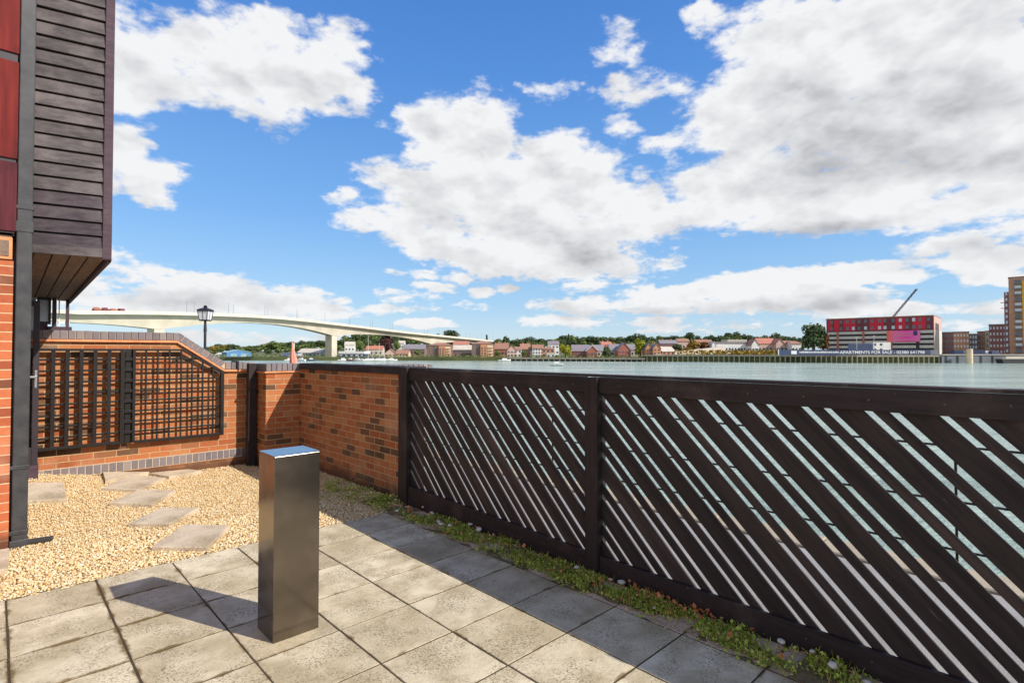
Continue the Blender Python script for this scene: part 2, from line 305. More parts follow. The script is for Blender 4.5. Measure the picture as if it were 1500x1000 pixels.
# softer grey undersides
GREYS = [(1250, 215, 170, 70, .9), (1390, 160, 110, 80, .45), (1150, 120, 120, 50, .35), (880, 345, 110, 40, .3), (770, 300, 70, 40, .2), (1180, 338, 180, 16, .6), (1440, 240, 110, 30, .5), (640, 300, 70, 24, .3), (300, 440, 200, 18, .6), (950, 456, 120, 10, .5), (1170, 448, 160, 14, .55), (1430, 330, 110, 14, .4), (845, 400, 120, 12, .4), (600, 452, 70, 8, .5), (1260, 430, 120, 12, .4)]
def make_world():
    W = bpy.data.worlds.new('World'); SC.world = W; W.use_nodes = True; T = W.node_tree
    bg = T.nodes['Background']
    def grp_nodes(tree):
        def n(typ, **kw):
            nd = tree.nodes.new(typ)
            for k, v in kw.items(): setattr(nd, k, v)
            return nd
        def L(a, b):
            if isinstance(a, (int, float, tuple)): b.default_value = a
            else: tree.links.new(a, b)
        def m(op, a, b=0., c=None, clamp=False):
            nd = n('ShaderNodeMath', operation=op, use_clamp=clamp); L(a, nd.inputs[0]); L(b, nd.inputs[1])
            if c is not None: L(c, nd.inputs[2])
            return nd.outputs[0]
        def vm(op, a, b=(0, 0, 0), c=None):
            nd = n('ShaderNodeVectorMath', operation=op); L(a, nd.inputs[0]); L(b, nd.inputs[1])
            if c is not None: L(c, nd.inputs[2])
            return nd.outputs['Value'] if op in ('LENGTH', 'DOT_PRODUCT') else nd.outputs[0]
        def blobs(P, lst, smooth=.18):
            acc = None
            for x, y, rx, ry, s in lst:
                a, e = azel(x, y); a0, _ = azel(x - rx, y); a1, _ = azel(x + rx, y); _, e0 = azel(x, y - ry); _, e1 = azel(x, y + ry)
                RX = abs(a1 - a0) / 2; RY = abs(e1 - e0) / 2
                q = vm('MULTIPLY_ADD', P, (1 / RX, 1 / RY, 0.), (-a / RX, -e / RY, 0.))
                d = m('MULTIPLY_ADD', vm('DOT_PRODUCT', q, q), -.5 * s, s * .535)
                d = m('MAXIMUM', d, -.6)
                if acc is None: acc = d
                else: acc = m('SMOOTH_MAX', acc, d, smooth)
            return acc
        def noise(v, scale, det, rough=.55, col=False):
            nd = n('ShaderNodeTexNoise'); L(v, nd.inputs['Vector']); nd.inputs['Scale'].default_value = scale; nd.inputs['Detail'].default_value = det; nd.inputs['Roughness'].default_value = rough
            return nd.outputs['Color' if col else 'Fac']
        def ss(x, a, b, lo=0., hi=1.):
            nd = n('ShaderNodeMapRange', interpolation_type='SMOOTHSTEP'); L(x, nd.inputs['Value']); nd.inputs['From Min'].default_value = a; nd.inputs['From Max'].default_value = b
            nd.inputs['To Min'].default_value = lo; nd.inputs['To Max'].default_value = hi; return nd.outputs['Result']
        return n, L, m, vm, blobs, noise, ss
    n, L, m, vm, blobs, noise, ss = grp_nodes(T)
    tc = n('ShaderNodeTexCoord'); sx = n('ShaderNodeSeparateXYZ'); L(tc.outputs['Generated'], sx.inputs[0])
    az = m('ARCTAN2', sx.outputs[0], sx.outputs[1]); el = m('ARCSINE', sx.outputs[2])
    cb = n('ShaderNodeCombineXYZ'); L(az, cb.inputs[0]); L(el, cb.inputs[1]); P = cb.outputs[0]
    Q = vm('MULTIPLY', P, (1., 1.75, 0.))
    warp = vm('MULTIPLY_ADD', noise(Q, 7., 3, .6, True), (.12, .055, 0.), (-.06, -.0275, 0.))
    warp = vm('ADD', warp, vm('MULTIPLY_ADD', noise(Q, 30., 3, .6, True), (.03, .014, 0.), (-.015, -.007, 0.)))
    sc = n('ShaderNodeVectorMath', operation='SCALE'); L(warp, sc.inputs[0]); L(ss(el, .02, .3, .35, 1.), sc.inputs[3])
    PW = vm('ADD', P, sc.outputs[0])
    B0 = blobs(PW, CLOUDS)
    B1 = blobs(vm('ADD', PW, (.012, .05, 0.)), [c for c in CLOUDS if c[2] >= 40 and c[3] >= 12])
    low = ss(el, .34, .04)
    n0 = noise(Q, 8., 9, .60); n1 = noise(vm('MULTIPLY', Q, (1., 1.5, 0.)), 38., 4, .6)
    f0 = m('ADD', m('MULTIPLY', n0, .9), m('MULTIPLY', m('SUBTRACT', n1, .5), m('MULTIPLY_ADD', low, .38, .10)))
    def vor(q, sc_, det):
        nd = n('ShaderNodeTexVoronoi', feature='F1', normalize=True); L(q, nd.inputs['Vector']); nd.inputs['Scale'].default_value = sc_; nd.inputs['Detail'].default_value = det; nd.inputs['Roughness'].default_value = .55
        return nd.outputs['Distance']
    wq = vm('ADD', Q, vm('MULTIPLY_ADD', noise(Q, 22., 2, .6, True), (.035, .035, .035), (-.0175, -.0175, -.0175)))
    v0 = vor(wq, 13., 3.); v1 = vor(vm('ADD', wq, (.010, .028, 0.)), 13., 3.)          # billowing heads
    f0 = m('ADD', f0, m('MULTIPLY_ADD', v0, -.42, .235))
    off = vm('ADD', Q, (.012, .035, 0.))
    s0 = noise(Q, 9., 3, .5); s1 = noise(vm('ADD', Q, (.014, .05, 0.)), 9., 3, .5)
    d0 = m('ADD', B0, m('MULTIPLY_ADD', f0, 2.1, -1.20))
    alpha = ss(d0, -.10, .26)
    fw = ray(750, 500).normalized()
    rear = m('MULTIPLY', ss(vm('DOT_PRODUCT', tc.outputs['Generated'], tuple(fw)), .60, .35), ss(el, 1.0, .7))      # cloud added out of view to whiten the blue shadow fill
    alpha = m('MAXIMUM', alpha, m('MULTIPLY', rear, ss(f0, .40, .58)))
    lit = m('MULTIPLY', m('SUBTRACT', s0, s1), .55)
    lit = m('ADD', lit, m('MULTIPLY', m('SUBTRACT', v1, v0), .42))
    lit = m('ADD', lit, m('MULTIPLY', m('SUBTRACT', n1, .5), m('MULTIPLY_ADD', low, .18, .05)))                                   # puffs catch the sun on their upper side
    lit = m('ADD', lit, m('MULTIPLY', m('MAXIMUM', m('SUBTRACT', B1, B0), -.2), -.20))   # thick cloud overhead: grey underside
    lit = m('ADD', lit, m('MULTIPLY', m('SUBTRACT', 1., ss(d0, .1, .7)), .09))
    gr = blobs(PW, GREYS, .25); grm = ss(m('ADD', gr, m('MULTIPLY_ADD', s0, .6, -.32)), -.05, .6)
    lit = m('ADD', lit, m('MULTIPLY', grm, -.26))
    val = m('MINIMUM', m('MAXIMUM', m('MULTIPLY_ADD', lit, 1.2, .885), .50), 1.0)
    rp = n('ShaderNodeValToRGB'); L(val, rp.inputs[0]); cr = rp.color_ramp
    cr.elements[0].position = .5; cr.elements[0].color = lin(164, 165, 171); cr.elements[1].position = 1.; cr.elements[1].color = lin(252, 253, 255)
    e = cr.elements.new(.80); e.color = lin(227, 228, 231)
    cl = n('ShaderNodeVectorMath', operation='SCALE'); L(rp.outputs[0], cl.inputs[0]); cl.inputs[3].default_value = CLOUD_GAIN
    sky = n('ShaderNodeTexSky', sky_type='NISHITA'); sky.sun_disc = False; sky.sun_elevation = EL; sky.sun_rotation = ROT; sky.altitude = 10; sky.air_density = 1.0; sky.dust_density = .2; sky.ozone_density = 3.0
    clear = n('ShaderNodeValToRGB'); L(m('DIVIDE', el, .8), clear.inputs[0]); cr = clear.color_ramp      # the deep clear blue of a washed autumn sky
    cr.elements[0].position = 0; cr.elements[0].color = lin(196, 220, 238); cr.elements[1].position = 1; cr.elements[1].color = lin(50, 114, 208)
    for p, c in ((.12, (158, 204, 244)), (.3, (118, 180, 246)), (.6, (82, 148, 232))): e = cr.elements.new(p); e.color = lin(*c)
    cs = n('ShaderNodeVectorMath', operation='SCALE'); L(clear.outputs[0], cs.inputs[0]); cs.inputs[3].default_value = SKY_GAIN
    bl = n('ShaderNodeMix', data_type='RGBA'); bl.inputs[0].default_value = .8; L(sky.outputs[0], bl.inputs[6]); L(cs.outputs[0], bl.inputs[7])
    mx = n('ShaderNodeMix', data_type='RGBA'); L(alpha, mx.inputs[0]); L(bl.outputs[2], mx.inputs[6]); L(cl.outputs[0], mx.inputs[7])
    L(mx.outputs[2], bg.inputs['Color']); bg.inputs['Strength'].default_value = SKY_STR
    W.cycles.sampling_method = 'MANUAL'; W.cycles.sample_map_resolution = 512
SKY_STR, SKY_GAIN, CLOUD_GAIN = .15, 4.75, 4.75
make_world()
sun = bpy.data.lights.new('sun', 'SUN'); sun.energy = 4.2; sun.angle = R(.5); sun.color = (1, .945, .87)
so = bpy.data.objects.new('sun', sun); COL.objects.link(so); so.rotation_euler = SUN_DIR.to_track_quat('Z', 'Y').to_euler(); so.location = (5, -15, 14)
cam = bpy.data.cameras.new('camera'); co = bpy.data.objects.new('camera', cam); COL.objects.link(co)
co.location = (0, 0, CAM_H); co.rotation_euler = (R(90) + PITCH, 0, -YAW); cam.sensor_width = 36; cam.lens = 36 * FPX / 1500
cam.clip_start = .05; cam.clip_end = 6000; SC.camera = co
SC.view_settings.view_transform = 'Standard'; SC.view_settings.look = 'None'; SC.view_settings.gamma = 1; SC.view_settings.exposure = EXPOSURE = .38
SC.render.engine = 'CYCLES'; SC.cycles.use_denoising = True; SC.cycles.max_bounces = 8; SC.cycles.sample_clamp_indirect = 6
try: SC.cycles.denoiser = 'OPENIMAGEDENOISE'
except Exception: pass

# ================================================================== SETTING: ground, water
def gz(u, v):                              # gravel heaps up toward the trellis wall's left end (u = y, v = x)
    a = max(0., (1.7 - v) / 1.45) ** 1.2; b = min(1., max(0., (u - 6) / 2.1)); return .22 * min(a, 1.2) * b
def ground_strip(name, x0, x1, y0, y1, z, mat, nx=1, ny=1, zf=None, kind='structure', thick=0):
    mb = MB(); vs = []
    for j in range(ny + 1):
        for i in range(nx + 1):
            x = x0 + (x1 - x0) * i / nx; y = y0 + (y1 - y0) * j / ny; vs.append((x, y, z + (zf(y, x) if zf else 0)))
    fs = [(j * (nx + 1) + i, j * (nx + 1) + i + 1, (j + 1) * (nx + 1) + i + 1, (j + 1) * (nx + 1) + i) for j in range(ny) for i in range(nx)]
    o = mb.add(vs, fs).build(name, mat, smooth=zf is not None); tag(o, kind=kind); return o
def chip(mb, x0, x1, y0, y1, z0, z1, ch=.002, dz=None):   # slab with a worn arris; dz: four corner heights
    dz = dz or (0, 0, 0, 0); c = [(x0, y0), (x1, y0), (x1, y1), (x0, y1)]; i = [(x0 + ch, y0 + ch), (x1 - ch, y0 + ch), (x1 - ch, y1 - ch), (x0 + ch, y1 - ch)]
    vs = [(x, y, z0) for x, y in c] + [(x, y, z1 - ch * .8 + d) for (x, y), d in zip(c, dz)] + [(x, y, z1 + d) for (x, y), d in zip(i, dz)]
    fs = [(3, 2, 1, 0)] + [(k, (k + 1) % 4, 4 + (k + 1) % 4, 4 + k) for k in range(4)] + [(4 + k, 4 + (k + 1) % 4, 8 + (k + 1) % 4, 8 + k) for k in range(4)] + [(8, 9, 10, 11)]
    mb.add(vs, fs)
def build_ground():
    ground_strip('ground', -14, 3.04, -8, 30, -.09, M['soil'])
    ground_strip('joint_sand', -5, 2.80, -13, 4.70, -.0004, M['joint'])
    mb, me = MB(), MB()
    for j in range(-1, 14):
        for i in range(0, 38):
            x0 = 2.32 - .45 * j; y1 = 4.689 - .45 * i; g = .0052
            dz = [rnd.uniform(-.0003, .001) for _ in range(4)]
            a = (x0 + g + rnd.uniform(-.0015, .0015), x0 + .45 - g + rnd.uniform(-.0015, .0015), y1 - .45 + g, y1 - g, -.05, .0015 + rnd.uniform(-.0005, .0015))
            chip(me if j == -1 else mb, *a, dz=dz)
    # j = -1 is the row along the fence
    tag(mb.build('patio_paving', M['slab']), kind='structure'); tag(me.build('edge_paving', M['slab_edge']), kind='structure')
    tag(ground_strip('gravel_bed', -3.5, 3.13, 4.69, 8.2, -.018, M['gravel_bed'], 40, 24, gz))
    # loose gravel: many small stones, one object
    base = np.array([(1, 0, 0), (-1, 0, 0), (0, 1, 0), (0, -1, 0), (0, 0, 1), (0, 0, -1)], float)
    tri = np.array([(0, 2, 4), (2, 1, 4), (1, 3, 4), (3, 0, 4), (2, 0, 5), (1, 2, 5), (3, 1, 5), (0, 3, 5)])
    pts = []
    N = 90000
    u = nrs.uniform(4.66, 8.12, N); v = nrs.uniform(-.75, 3.12, N)
    # keep what the terrace shows; thin out near the far wall
    keep = ~((v > 2.6) & (u > 7.6)) & ~((v < -.2) & (u > 6.4)) & ~((v < .1) & (u > 5.9) & (u < 6.3) & (v < -.1))
    keep &= (u > 4.69 + nrs.exponential(.012, N) - .03)
    u, v = u[keep], v[keep]; N = len(u)
    s = nrs.uniform(.0042, .0105, N) * (1 + .3 * (u < 5.6))
    Q = nrs.normal(size=(N, 3, 3)); Qm, _ = np.linalg.qr(Q)
    shp = nrs.uniform(.55, 1.35, (N, 1, 3)); jit = nrs.uniform(.75, 1.25, (N, 6, 1))
    V = np.einsum('nij,nkj->nki', Qm, base[None] * shp * jit) * s[:, None, None]
    V[:, :, 2] *= .75
    z = np.array([gz(a, b) for a, b in zip(u, v)]) + nrs.uniform(-.013, .003, N)
    V += np.stack([v, u, z], 1)[:, None, :]
    F = (tri[None] + (np.arange(N) * 6)[:, None, None]).reshape(-1, 3)
    tag(np_mesh('gravel', V.reshape(-1, 3), F, M['gravel']), kind='stuff')
    # ground cover along the foot of the fence
    tag(ground_strip('weed_bed', 2.76, 3.17, -2.5, 5.2, -.02, M['soil'], 12, 150, lambda y, x: .035 * mnoise.noise(Vector((x * 5, y * 4, 0))) + .02))
    # promenade beyond the fence, its kerb and the quay wall
    tag(ground_strip('promenade', 3.17, 4.78, -30, 70, -.03, M['promenade']))
    mb = MB()
    y = -30.
    while y < 70:
        l = .9; chip(mb, 4.78, 5.13, y, y + l - .012, -.3, -.005, .012); y += l
    tag(mb.build('quay_coping', M['coping']), kind='structure')
    tag(MB().box(4.80, 5.09, -30, 70, -6, -.3).build('quay_wall_face', M['quay_wall']), kind='structure')
    # water
    t = NT('river_water'); v = t.ob()
    w = t.math('ADD', t.math('MULTIPLY', t.noise(t.map(v, (1, .7, 1)), .55, 5, .6), .8), t.math('MULTIPLY', t.noise(v, 2.6, 4, .6), .35))
    rm = t.n('ShaderNodeMapping'); t.set(rm.inputs['Vector'], v); rm.inputs['Rotation'].default_value = (0, 0, YAW); rv = rm.outputs['Vector']
    w2 = t.math('ADD', t.math('MULTIPLY', t.noise(t.map(rv, (.012, .06, 1)), 1, 6, .65), .7), t.math('MULTIPLY', t.noise(t.map(rv, (.09, .5, 1)), 1, 4, .6), .3))
    c = t.mix(t.step(w2, .38, .62), lin(132, 152, 138), lin(176, 194, 178))
    t.bump(w, .9, .5); t.p.inputs['IOR'].default_value = 1.33
    ang = -YAW; m_w = t.out(c, .14)
    vs = []
    for (px, Z) in ((750, -40), ): pass
    mb = MB(); mb.add([(5.09, -900, WATER), (2600, -900, WATER), (2600, 2600, WATER), (5.09, 2600, WATER)], [(0, 1, 2, 3)])
    mb.add([(5.09, 70, WATER), (5.09, 2600, WATER), (-1500, 2600, WATER), (-1500, 70, WATER)], [(0, 1, 2, 3)])
    tag(mb.build('water', m_w), kind='structure')
build_ground()

# ================================================================== WEEDS, STONES, LEAVES
def leaves(name, n, region, mat, size=(.008, .024), zr=(0, .045), kind='stuff', dens=None):
    out = []
    while len(out) < n:
        x = rnd.uniform(region[0], region[1]); y = rnd.uniform(region[2], region[3])
        if dens and rnd.random() > dens(x, y): continue
        out.append((x, y))
    P = np.array(out); N = len(P); s = nrs.uniform(*size, N)
    a = nrs.uniform(0, 2 * np.pi, N); tl = nrs.uniform(-.6, 1.0, N)
    d = np.stack([np.cos(a) * np.cos(tl), np.sin(a) * np.cos(tl), np.sin(tl)], 1); r = np.stack([-np.sin(a), np.cos(a), nrs.uniform(-.4, .4, N)], 1)
    z = np.array([.02 + .035 * mnoise.noise(Vector((x * 5, y * 4, 0))) for x, y in out]) - .01 + nrs.uniform(*zr, N) ** 1
    c = np.column_stack([P, z])
    w = (s * nrs.uniform(.3, .55, N))[:, None]; s = s[:, None]
    V = np.stack([c, c + d * s * .5 + r * w + [0, 0, .002], c + d * s, c + d * s * .5 - r * w], 1).reshape(-1, 3)
    F = np.arange(N * 4).reshape(-1, 4)
    return tag(np_mesh(name, V, F, mat), kind=kind)
def wd(x, y):
    e = .5 + .9 * mnoise.noise(Vector((x * 4, y * 2.3, 3.3)))
    if x < 2.8 + .05 * mnoise.noise(Vector((y * 6, 0, 1))): e *= .15
    if mnoise.noise(Vector((x * 5, y * 3.1, 17))) > .04: e *= .16
    if y > 4.7: e *= .55
    if y < 1.2: e *= .6
    return e
leaves('weeds', 15000, (2.72, 3.16, -.6, 5.25), M['weed'], (.008, .026), (-.004, .022), dens=wd)
def wd2(x, y): return max(0, .25 + mnoise.noise(Vector((x * 6, y * 6, 9)))) * max(0, 1 - abs((x - 2.95) + (y - 5.3) * .18) / .42)
leaves('weeds_on_gravel', 1500, (2.35, 3.12, 4.72, 6.2), M['weed'], (.012, .03), (.0, .04), dens=wd2)
def blades():
    N = 5200; out = []
    while len(out) < N:
        x = rnd.uniform(2.78, 3.14); y = rnd.uniform(-.5, 4.9)
        if rnd.random() < wd(x, y) * (1 if 1.6 < y < 3.6 else .45): out.append((x, y))
    P = np.array(out); z = np.array([.015 + .035 * mnoise.noise(Vector((x * 5, y * 4, 0))) for x, y in out])
    h = nrs.uniform(.012, .045, N) * (1 + .9 * (nrs.uniform(0, 1, N) > .93)); a = nrs.uniform(0, 2 * np.pi, N); b = nrs.uniform(.1, .7, N)
    c = np.column_stack([P, z]); d = np.stack([np.cos(a), np.sin(a), np.zeros(N)], 1); sd = np.stack([-np.sin(a), np.cos(a), np.zeros(N)], 1) * .0022
    up = np.array([0, 0, 1.])
    mid = c + up * (h * .55)[:, None] + d * (h * b * .35)[:, None]; tip = c + up * (h * .9)[:, None] + d * (h * b)[:, None]
    V = np.stack([c - sd, c + sd, mid + sd * .8, tip, mid - sd * .8], 1).reshape(-1, 3)
    F = np.arange(N * 5).reshape(-1, 5); tag(np_mesh('grass_tufts', V, F, M['weed']), kind='stuff')
blades()
def pebble(name, x, y, r, mat, label, group):
    bm = bmesh.new(); bmesh.ops.create_icosphere(bm, subdivisions=2, radius=1); sd = rnd.random() * 50
    f = Vector((rnd.uniform(.8, 1.25), rnd.uniform(.7, 1.1), rnd.uniform(.45, .7)))
    for v in bm.verts:
        k = 1 + .28 * mnoise.noise(v.co * 1.6 + Vector((sd, 0, 0))); v.co = Vector((v.co.x * f.x, v.co.y * f.y, v.co.z * f.z)) * k * r
    me = bpy.data.meshes.new(name); bm.to_mesh(me); bm.free()
    z = .02 + .035 * mnoise.noise(Vector((x * 5, y * 4, 0)))
    o = link(name, me, mat, smooth=True, loc=(x, y, z + r * .75 + .012)); o.rotation_euler.z = rnd.random() * 6
    return tag(o, label, 'stone', group)
for x, y, r, pk in ((a_, b_, c_ * .82, d_) for a_, b_, c_, d_ in ((3.03, 4.925, .022, 0), (3.06, 4.80, .02, 0), (3.06, 4.46, .025, 1), (3.04, 4.30, .018, 0), (2.99, 4.21, .02, 0), (2.864, 3.906, .032, 0), (2.877, 3.794, .03, 0), (2.93, 4.03, .026, 0), (3.05, 3.72, .03, 0), (3.01, 3.56, .036, 0), (3.05, 3.42, .017, 0), (2.86, 3.66, .012, 0), (2.99, 2.47, .022, 0), (3.03, 2.12, .03, 0), (3.02, 2.2, .018, 1), (2.856, 1.767, .014, 0), (3.02, 1.107, .026, 0), (2.923, .836, .03, 0), (3.0, .95, .018, 0), (2.8, 4.52, .026, 0), (2.95, .7, .02, 0))):
    if pk: pebble('pink_stone', x, y, r, M['pink_stone'], 'pinkish stone among the white ones in the weeds below the timber fence', 'pinkish stones in the weeds')
    else: pebble('white_stone', x, y, r, M['white_stone'], 'small white stone lying in the weeds along the foot of the dark timber fence', 'white stones in the weeds')
def dry(x, y): return max(0, .5 - ((x - 3.0) ** 2 / .012 + (y - 1.72) ** 2 / .09) ** .5 * .35) + .03 + .12 * (abs(y - 3.3) < .12) + .12 * (abs(y - 2.25) < .1) + .06 * (y > 4.2)
leaves('dry_leaf_litter', 240, (2.8, 3.12, -.2, 4.9), M['dry_leaf'], (.018, .04), (.01, .05), dens=dry)

# ================================================================== FENCE
def clip(poly, x0, x1, z0, z1):
    def cl(p, ins, inter):
        out = []
        for i in range(len(p)):
            a, b = p[i - 1], p[i]
            if ins(b):
                if not ins(a): out.append(inter(a, b))
                out.append(b)
            elif ins(a): out.append(inter(a, b))
        return out
    def ix(c): return lambda a, b: (c, a[1] + (b[1] - a[1]) * (c - a[0]) / (b[0] - a[0]))
    def iz(c): return lambda a, b: (a[0] + (b[0] - a[0]) * (c - a[1]) / (b[1] - a[1]), c)
    for ins, it in ((lambda p: p[0] >= x0, ix(x0)), (lambda p: p[0] <= x1, ix(x1)), (lambda p: p[1] >= z0, iz(z0)), (lambda p: p[1] <= z1, iz(z1))):
        if poly: poly = cl(poly, ins, it)
    return poly
FV = 3.085
def build_fence():
    F = empty('timber_fence', (3.1, 2.375, 0), 0, 'dark stained timber fence of diagonal slats along the waterfront', 'fence')
    off = Matrix.Translation((-3.1, -2.375, 0))
    def bd(mb, name, mat, bevel=.003):
        mb.v = [tuple(off @ Vector(p)) for p in mb.v]; return mb.build(name, mat, F, bevel)
    for y in (2.375, 4.785, -.05, -2.47):
        bd(MB().box(3.03, 3.135, y - .055, y + .055, -.15, 1.382 if y < 4 else 1.405), 'post', M['stain_post'], .006)
    bd(MB().box(FV - .022, FV + .085, -2.5, 4.73, 1.387, 1.404), 'capping_rail', M['stain_cap'], .004)
    for y0, y1, zb0, zb1 in ((2.43, 4.73, .150, .208), (.005, 2.32, .132, .148), (-2.415, -.105, .12, .132)):
        mb = MB(); mb.prism([(FV - .03, y0, 1.276), (FV - .03, y1, 1.276), (FV - .03, y1, 1.386), (FV - .03, y0, 1.386)], (.022, 0, 0))
        bd(mb, 'top_rail', M['stain'])
        pass
        mb = MB(); mb.prism([(FV - .032, y0, zb0 - .18), (FV - .032, y1, zb1 - .20), (FV - .032, y1, zb1), (FV - .032, y0, zb0)], (.026, 0, 0)); bd(mb, 'bottom_rail', M['stain'])
        mb = MB()
        for k in range(-10, 22):
            for s0, s1, th in ((-.251 - .038, -.251 - .106, .016), (-.251 - .144, -.251 - .29, .018)):
                a, b = s0 + .29 * k + rnd.uniform(-.003, .003), s1 + .29 * k + rnd.uniform(-.003, .003)
                hi, lo = max(a, b), min(a, b)
                if th > .02: hi, lo = hi + 0, lo + 0
                poly = clip([(lo - .2, -.2), (hi - .2, -.2), (hi + 1.6, 1.6), (lo + 1.6, 1.6)], y0 - .004, y1 + .004, zb0 - .05, 1.33)
                if len(poly) >= 3:
                    e = rnd.uniform(-.0015, .0015); mb.prism([(FV + e, p[0], p[1]) for p in poly], (th, 0, 0))
        bd(mb, 'slat_panel', M['stain_slat'], .002)
        yy = y0 + .12; s0_ = None
        while y0 > -1 and yy < y1 - .05:
            for z, x in ((1.33, FV - .033), (zb0 - .05, FV - .034)):
                if s0_ is None: s0_ = MB().tube([(0, 0, 0), (.004, 0, 0)], .006, 8).build('screw', M['steel_head'], F); o = s0_
                else: o = s0_.copy(); COL.objects.link(o)
                o.location = off @ Vector((x, yy, z))
            yy += .29
        for z in (1.14, .895, .68):
            mb = MB(); mb.box(FV + .020, FV + .027, y0, y1, z - .005, z + .005); bd(mb, 'back_batten', M['stain'], .002)
        bd(MB().box(FV + .028, FV + .040, y0 + .378, y0 + .388, .56, 1.10), 'back_batten', M['stain'], .002)
build_fence()

# ================================================================== BRICK WALLS
def coping_run(mb, path, x_face, depth, axis, h=.1, bw=.066, joint=.009, over=.012):
    """bricks on edge along path of (along, z_top); axis 'x': runs along x, the face looks to -y at y = x_face"""
    for (a0, z0), (a1, z1) in zip(path, path[1:]):
        L_ = math.hypot(a1 - a0, z1 - z0); n = max(1, round(L_ / (bw + joint))); ux, uz = (a1 - a0) / L_, (z1 - z0) / L_; st = L_ / n
        for i in range(n):
            s0, s1 = i * st + joint / 2, (i + 1) * st - joint / 2; dz = rnd.uniform(-.002, .002); o = over + rnd.uniform(-.002, .002)
            q = [(a0 + ux * s, z0 + uz * s) for s in (s0, s1)]
            nx, nz = -uz, ux
            poly = [(q[0][0] - nx * h, q[0][1] - nz * h), (q[1][0] - nx * h, q[1][1] - nz * h), (q[1][0], q[1][1] + dz), (q[0][0], q[0][1] + dz)]
            if axis == 'x': mb.prism([(a, x_face - o, z) for a, z in poly], (0, depth + 2 * o, 0))
            else: mb.prism([(x_face - o, a, z) for a, z in poly], (depth + 2 * o, 0, 0))
def build_walls():
    # trellis wall, along x, face at y = 8.1
    W = empty('trellis_wall', (1.2, 8.1, 0), 0, 'orange brick garden wall behind the black trellis, its coping sloping down at one end', 'wall')
    off = Matrix.Translation((-1.2, -8.1, 0))
    def bd(mb, name, mat, bevel=0, P=None, o=off):
        mb.v = [tuple(o @ Vector(p)) for p in mb.v]; return mb.build(name, mat, P or W, bevel)
    top = [(-1.5, 1.812), (1.735, 1.812), (2.285, 1.425), (2.66, 1.42)]
    hc = .098
    base = [(-1.5, -.2), (2.66, -.2)] + [(a, z - hc - .032) for a, z in top[::-1]]
    base[3] = (2.285 - .01, 1.425 - hc - .032); base[4] = (1.735 - .03, 1.812 - hc - .032)
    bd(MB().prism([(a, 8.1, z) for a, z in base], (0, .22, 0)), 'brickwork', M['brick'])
    mb = MB(); coping_run(mb, top, 8.1, .22, 'x', hc); cp = bd(mb, 'coping', M['blue_brick'], .004)
    mb = MB()
    cz = [(a - (.03 if 0 < i < 2 else (.015 if i == 2 else 0)), z - hc - .004) for i, (a, z) in enumerate(top)]
    for (a0, z0), (a1, z1) in zip(cz, cz[1:]):
        mb.prism([(a0, 8.062, z0 - .028), (a1, 8.062, z1 - .028), (a1, 8.062, z1), (a0, 8.062, z0)], (0, .29, 0))
    bd(mb, 'creasing_course', M['tile'], .003)
    mb = MB()
    for (a0, z0), (a1, z1) in zip(top, top[1:]):
        mb.prism([(a0, 8.102, z0 - hc), (a1, 8.102, z1 - hc), (a1, 8.102, z1 - .006), (a0, 8.102, z0 - .006)], (0, .21, 0))
    bd(mb, 'coping_mortar', M['mortar'])
    mb = MB(); x = -.4
    while x < 2.52:
        mb.box(x, x + .064, 8.092 - rnd.uniform(0, .002), 8.15, .118, .222); x += .0745
    bd(mb, 'plinth_band', M['blue_brick'], .003)
    bd(MB().box(-.4, 2.52, 8.096, 8.15, .108, .232), 'band_mortar', M['mortar'])
    bd(MB().box(2.43, 2.452, 8.06, 8.33, 1.30, 1.44), 'expansion_strip', M['stain'])
    # river wall, along y, face at x = 3.12, with the pier at its far end
    W2 = empty('river_wall', (3.2, 6.2, 0), 0, 'low orange red brick wall under a black timber cap beside the river', 'wall')
    o2 = Matrix.Translation((-3.2, -6.2, 0))
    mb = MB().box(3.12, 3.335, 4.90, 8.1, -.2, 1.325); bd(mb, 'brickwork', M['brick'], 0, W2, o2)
    bd(MB().box(3.09, 3.37, 4.865, 7.575, 1.325, 1.408), 'timber_cap', M['stain'], .006, W2, o2)
    bd(MB().box(3.06, 3.119, 4.845, 4.93, -.1, 1.40), 'end_board', M['stain_post'], .004, W2, o2); bd(MB().box(3.122, 3.34, 4.86, 4.897, -.1, 1.322), 'end_board', M['stain_post'], .004, W2, o2)
    mb = MB(); coping_run(mb, [(3.34, 1.40), (4.25, 1.40)], 6.0, .3, 'x', .08); bd(mb, 'end_coping', M['blue_brick'], .004, W2, o2)
    bd(MB().box(3.335, 4.22, 6.03, 6.27, -.2, 1.318), 'return_wall', M['promenade'], 0, W2, o2)
    P = empty('brick_pier', (2.9, 7.85, 0), 0, 'brick pier with blue brick coping in the corner between the two garden walls', 'pier')
    o3 = Matrix.Translation((-2.9, -7.85, 0))
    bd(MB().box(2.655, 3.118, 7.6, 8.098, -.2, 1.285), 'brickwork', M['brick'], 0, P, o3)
    bd(MB().box(2.63, 3.13, 7.575, 8.09, 1.278, 1.300), 'creasing_course', M['tile'], .003, P, o3)
    mb = MB(); coping_run(mb, [(2.65, 1.402), (3.15, 1.402)], 7.6, .49, 'x', .1); bd(mb, 'coping', M['blue_brick'], .004, P, o3)
    bd(MB().box(2.66, 3.14, 7.605, 8.08, 1.302, 1.396), 'coping_mortar', M['mortar'], 0, P, o3)
    o = MB().box(-.05, .05, -.05, .05, -.1, 1.405).build('gate_post', M['stain'], bevel=.005, loc=(2.575, 7.93, 0)); tag(o, 'black timber post standing between the trellis wall and the brick pier', 'post')
build_walls()

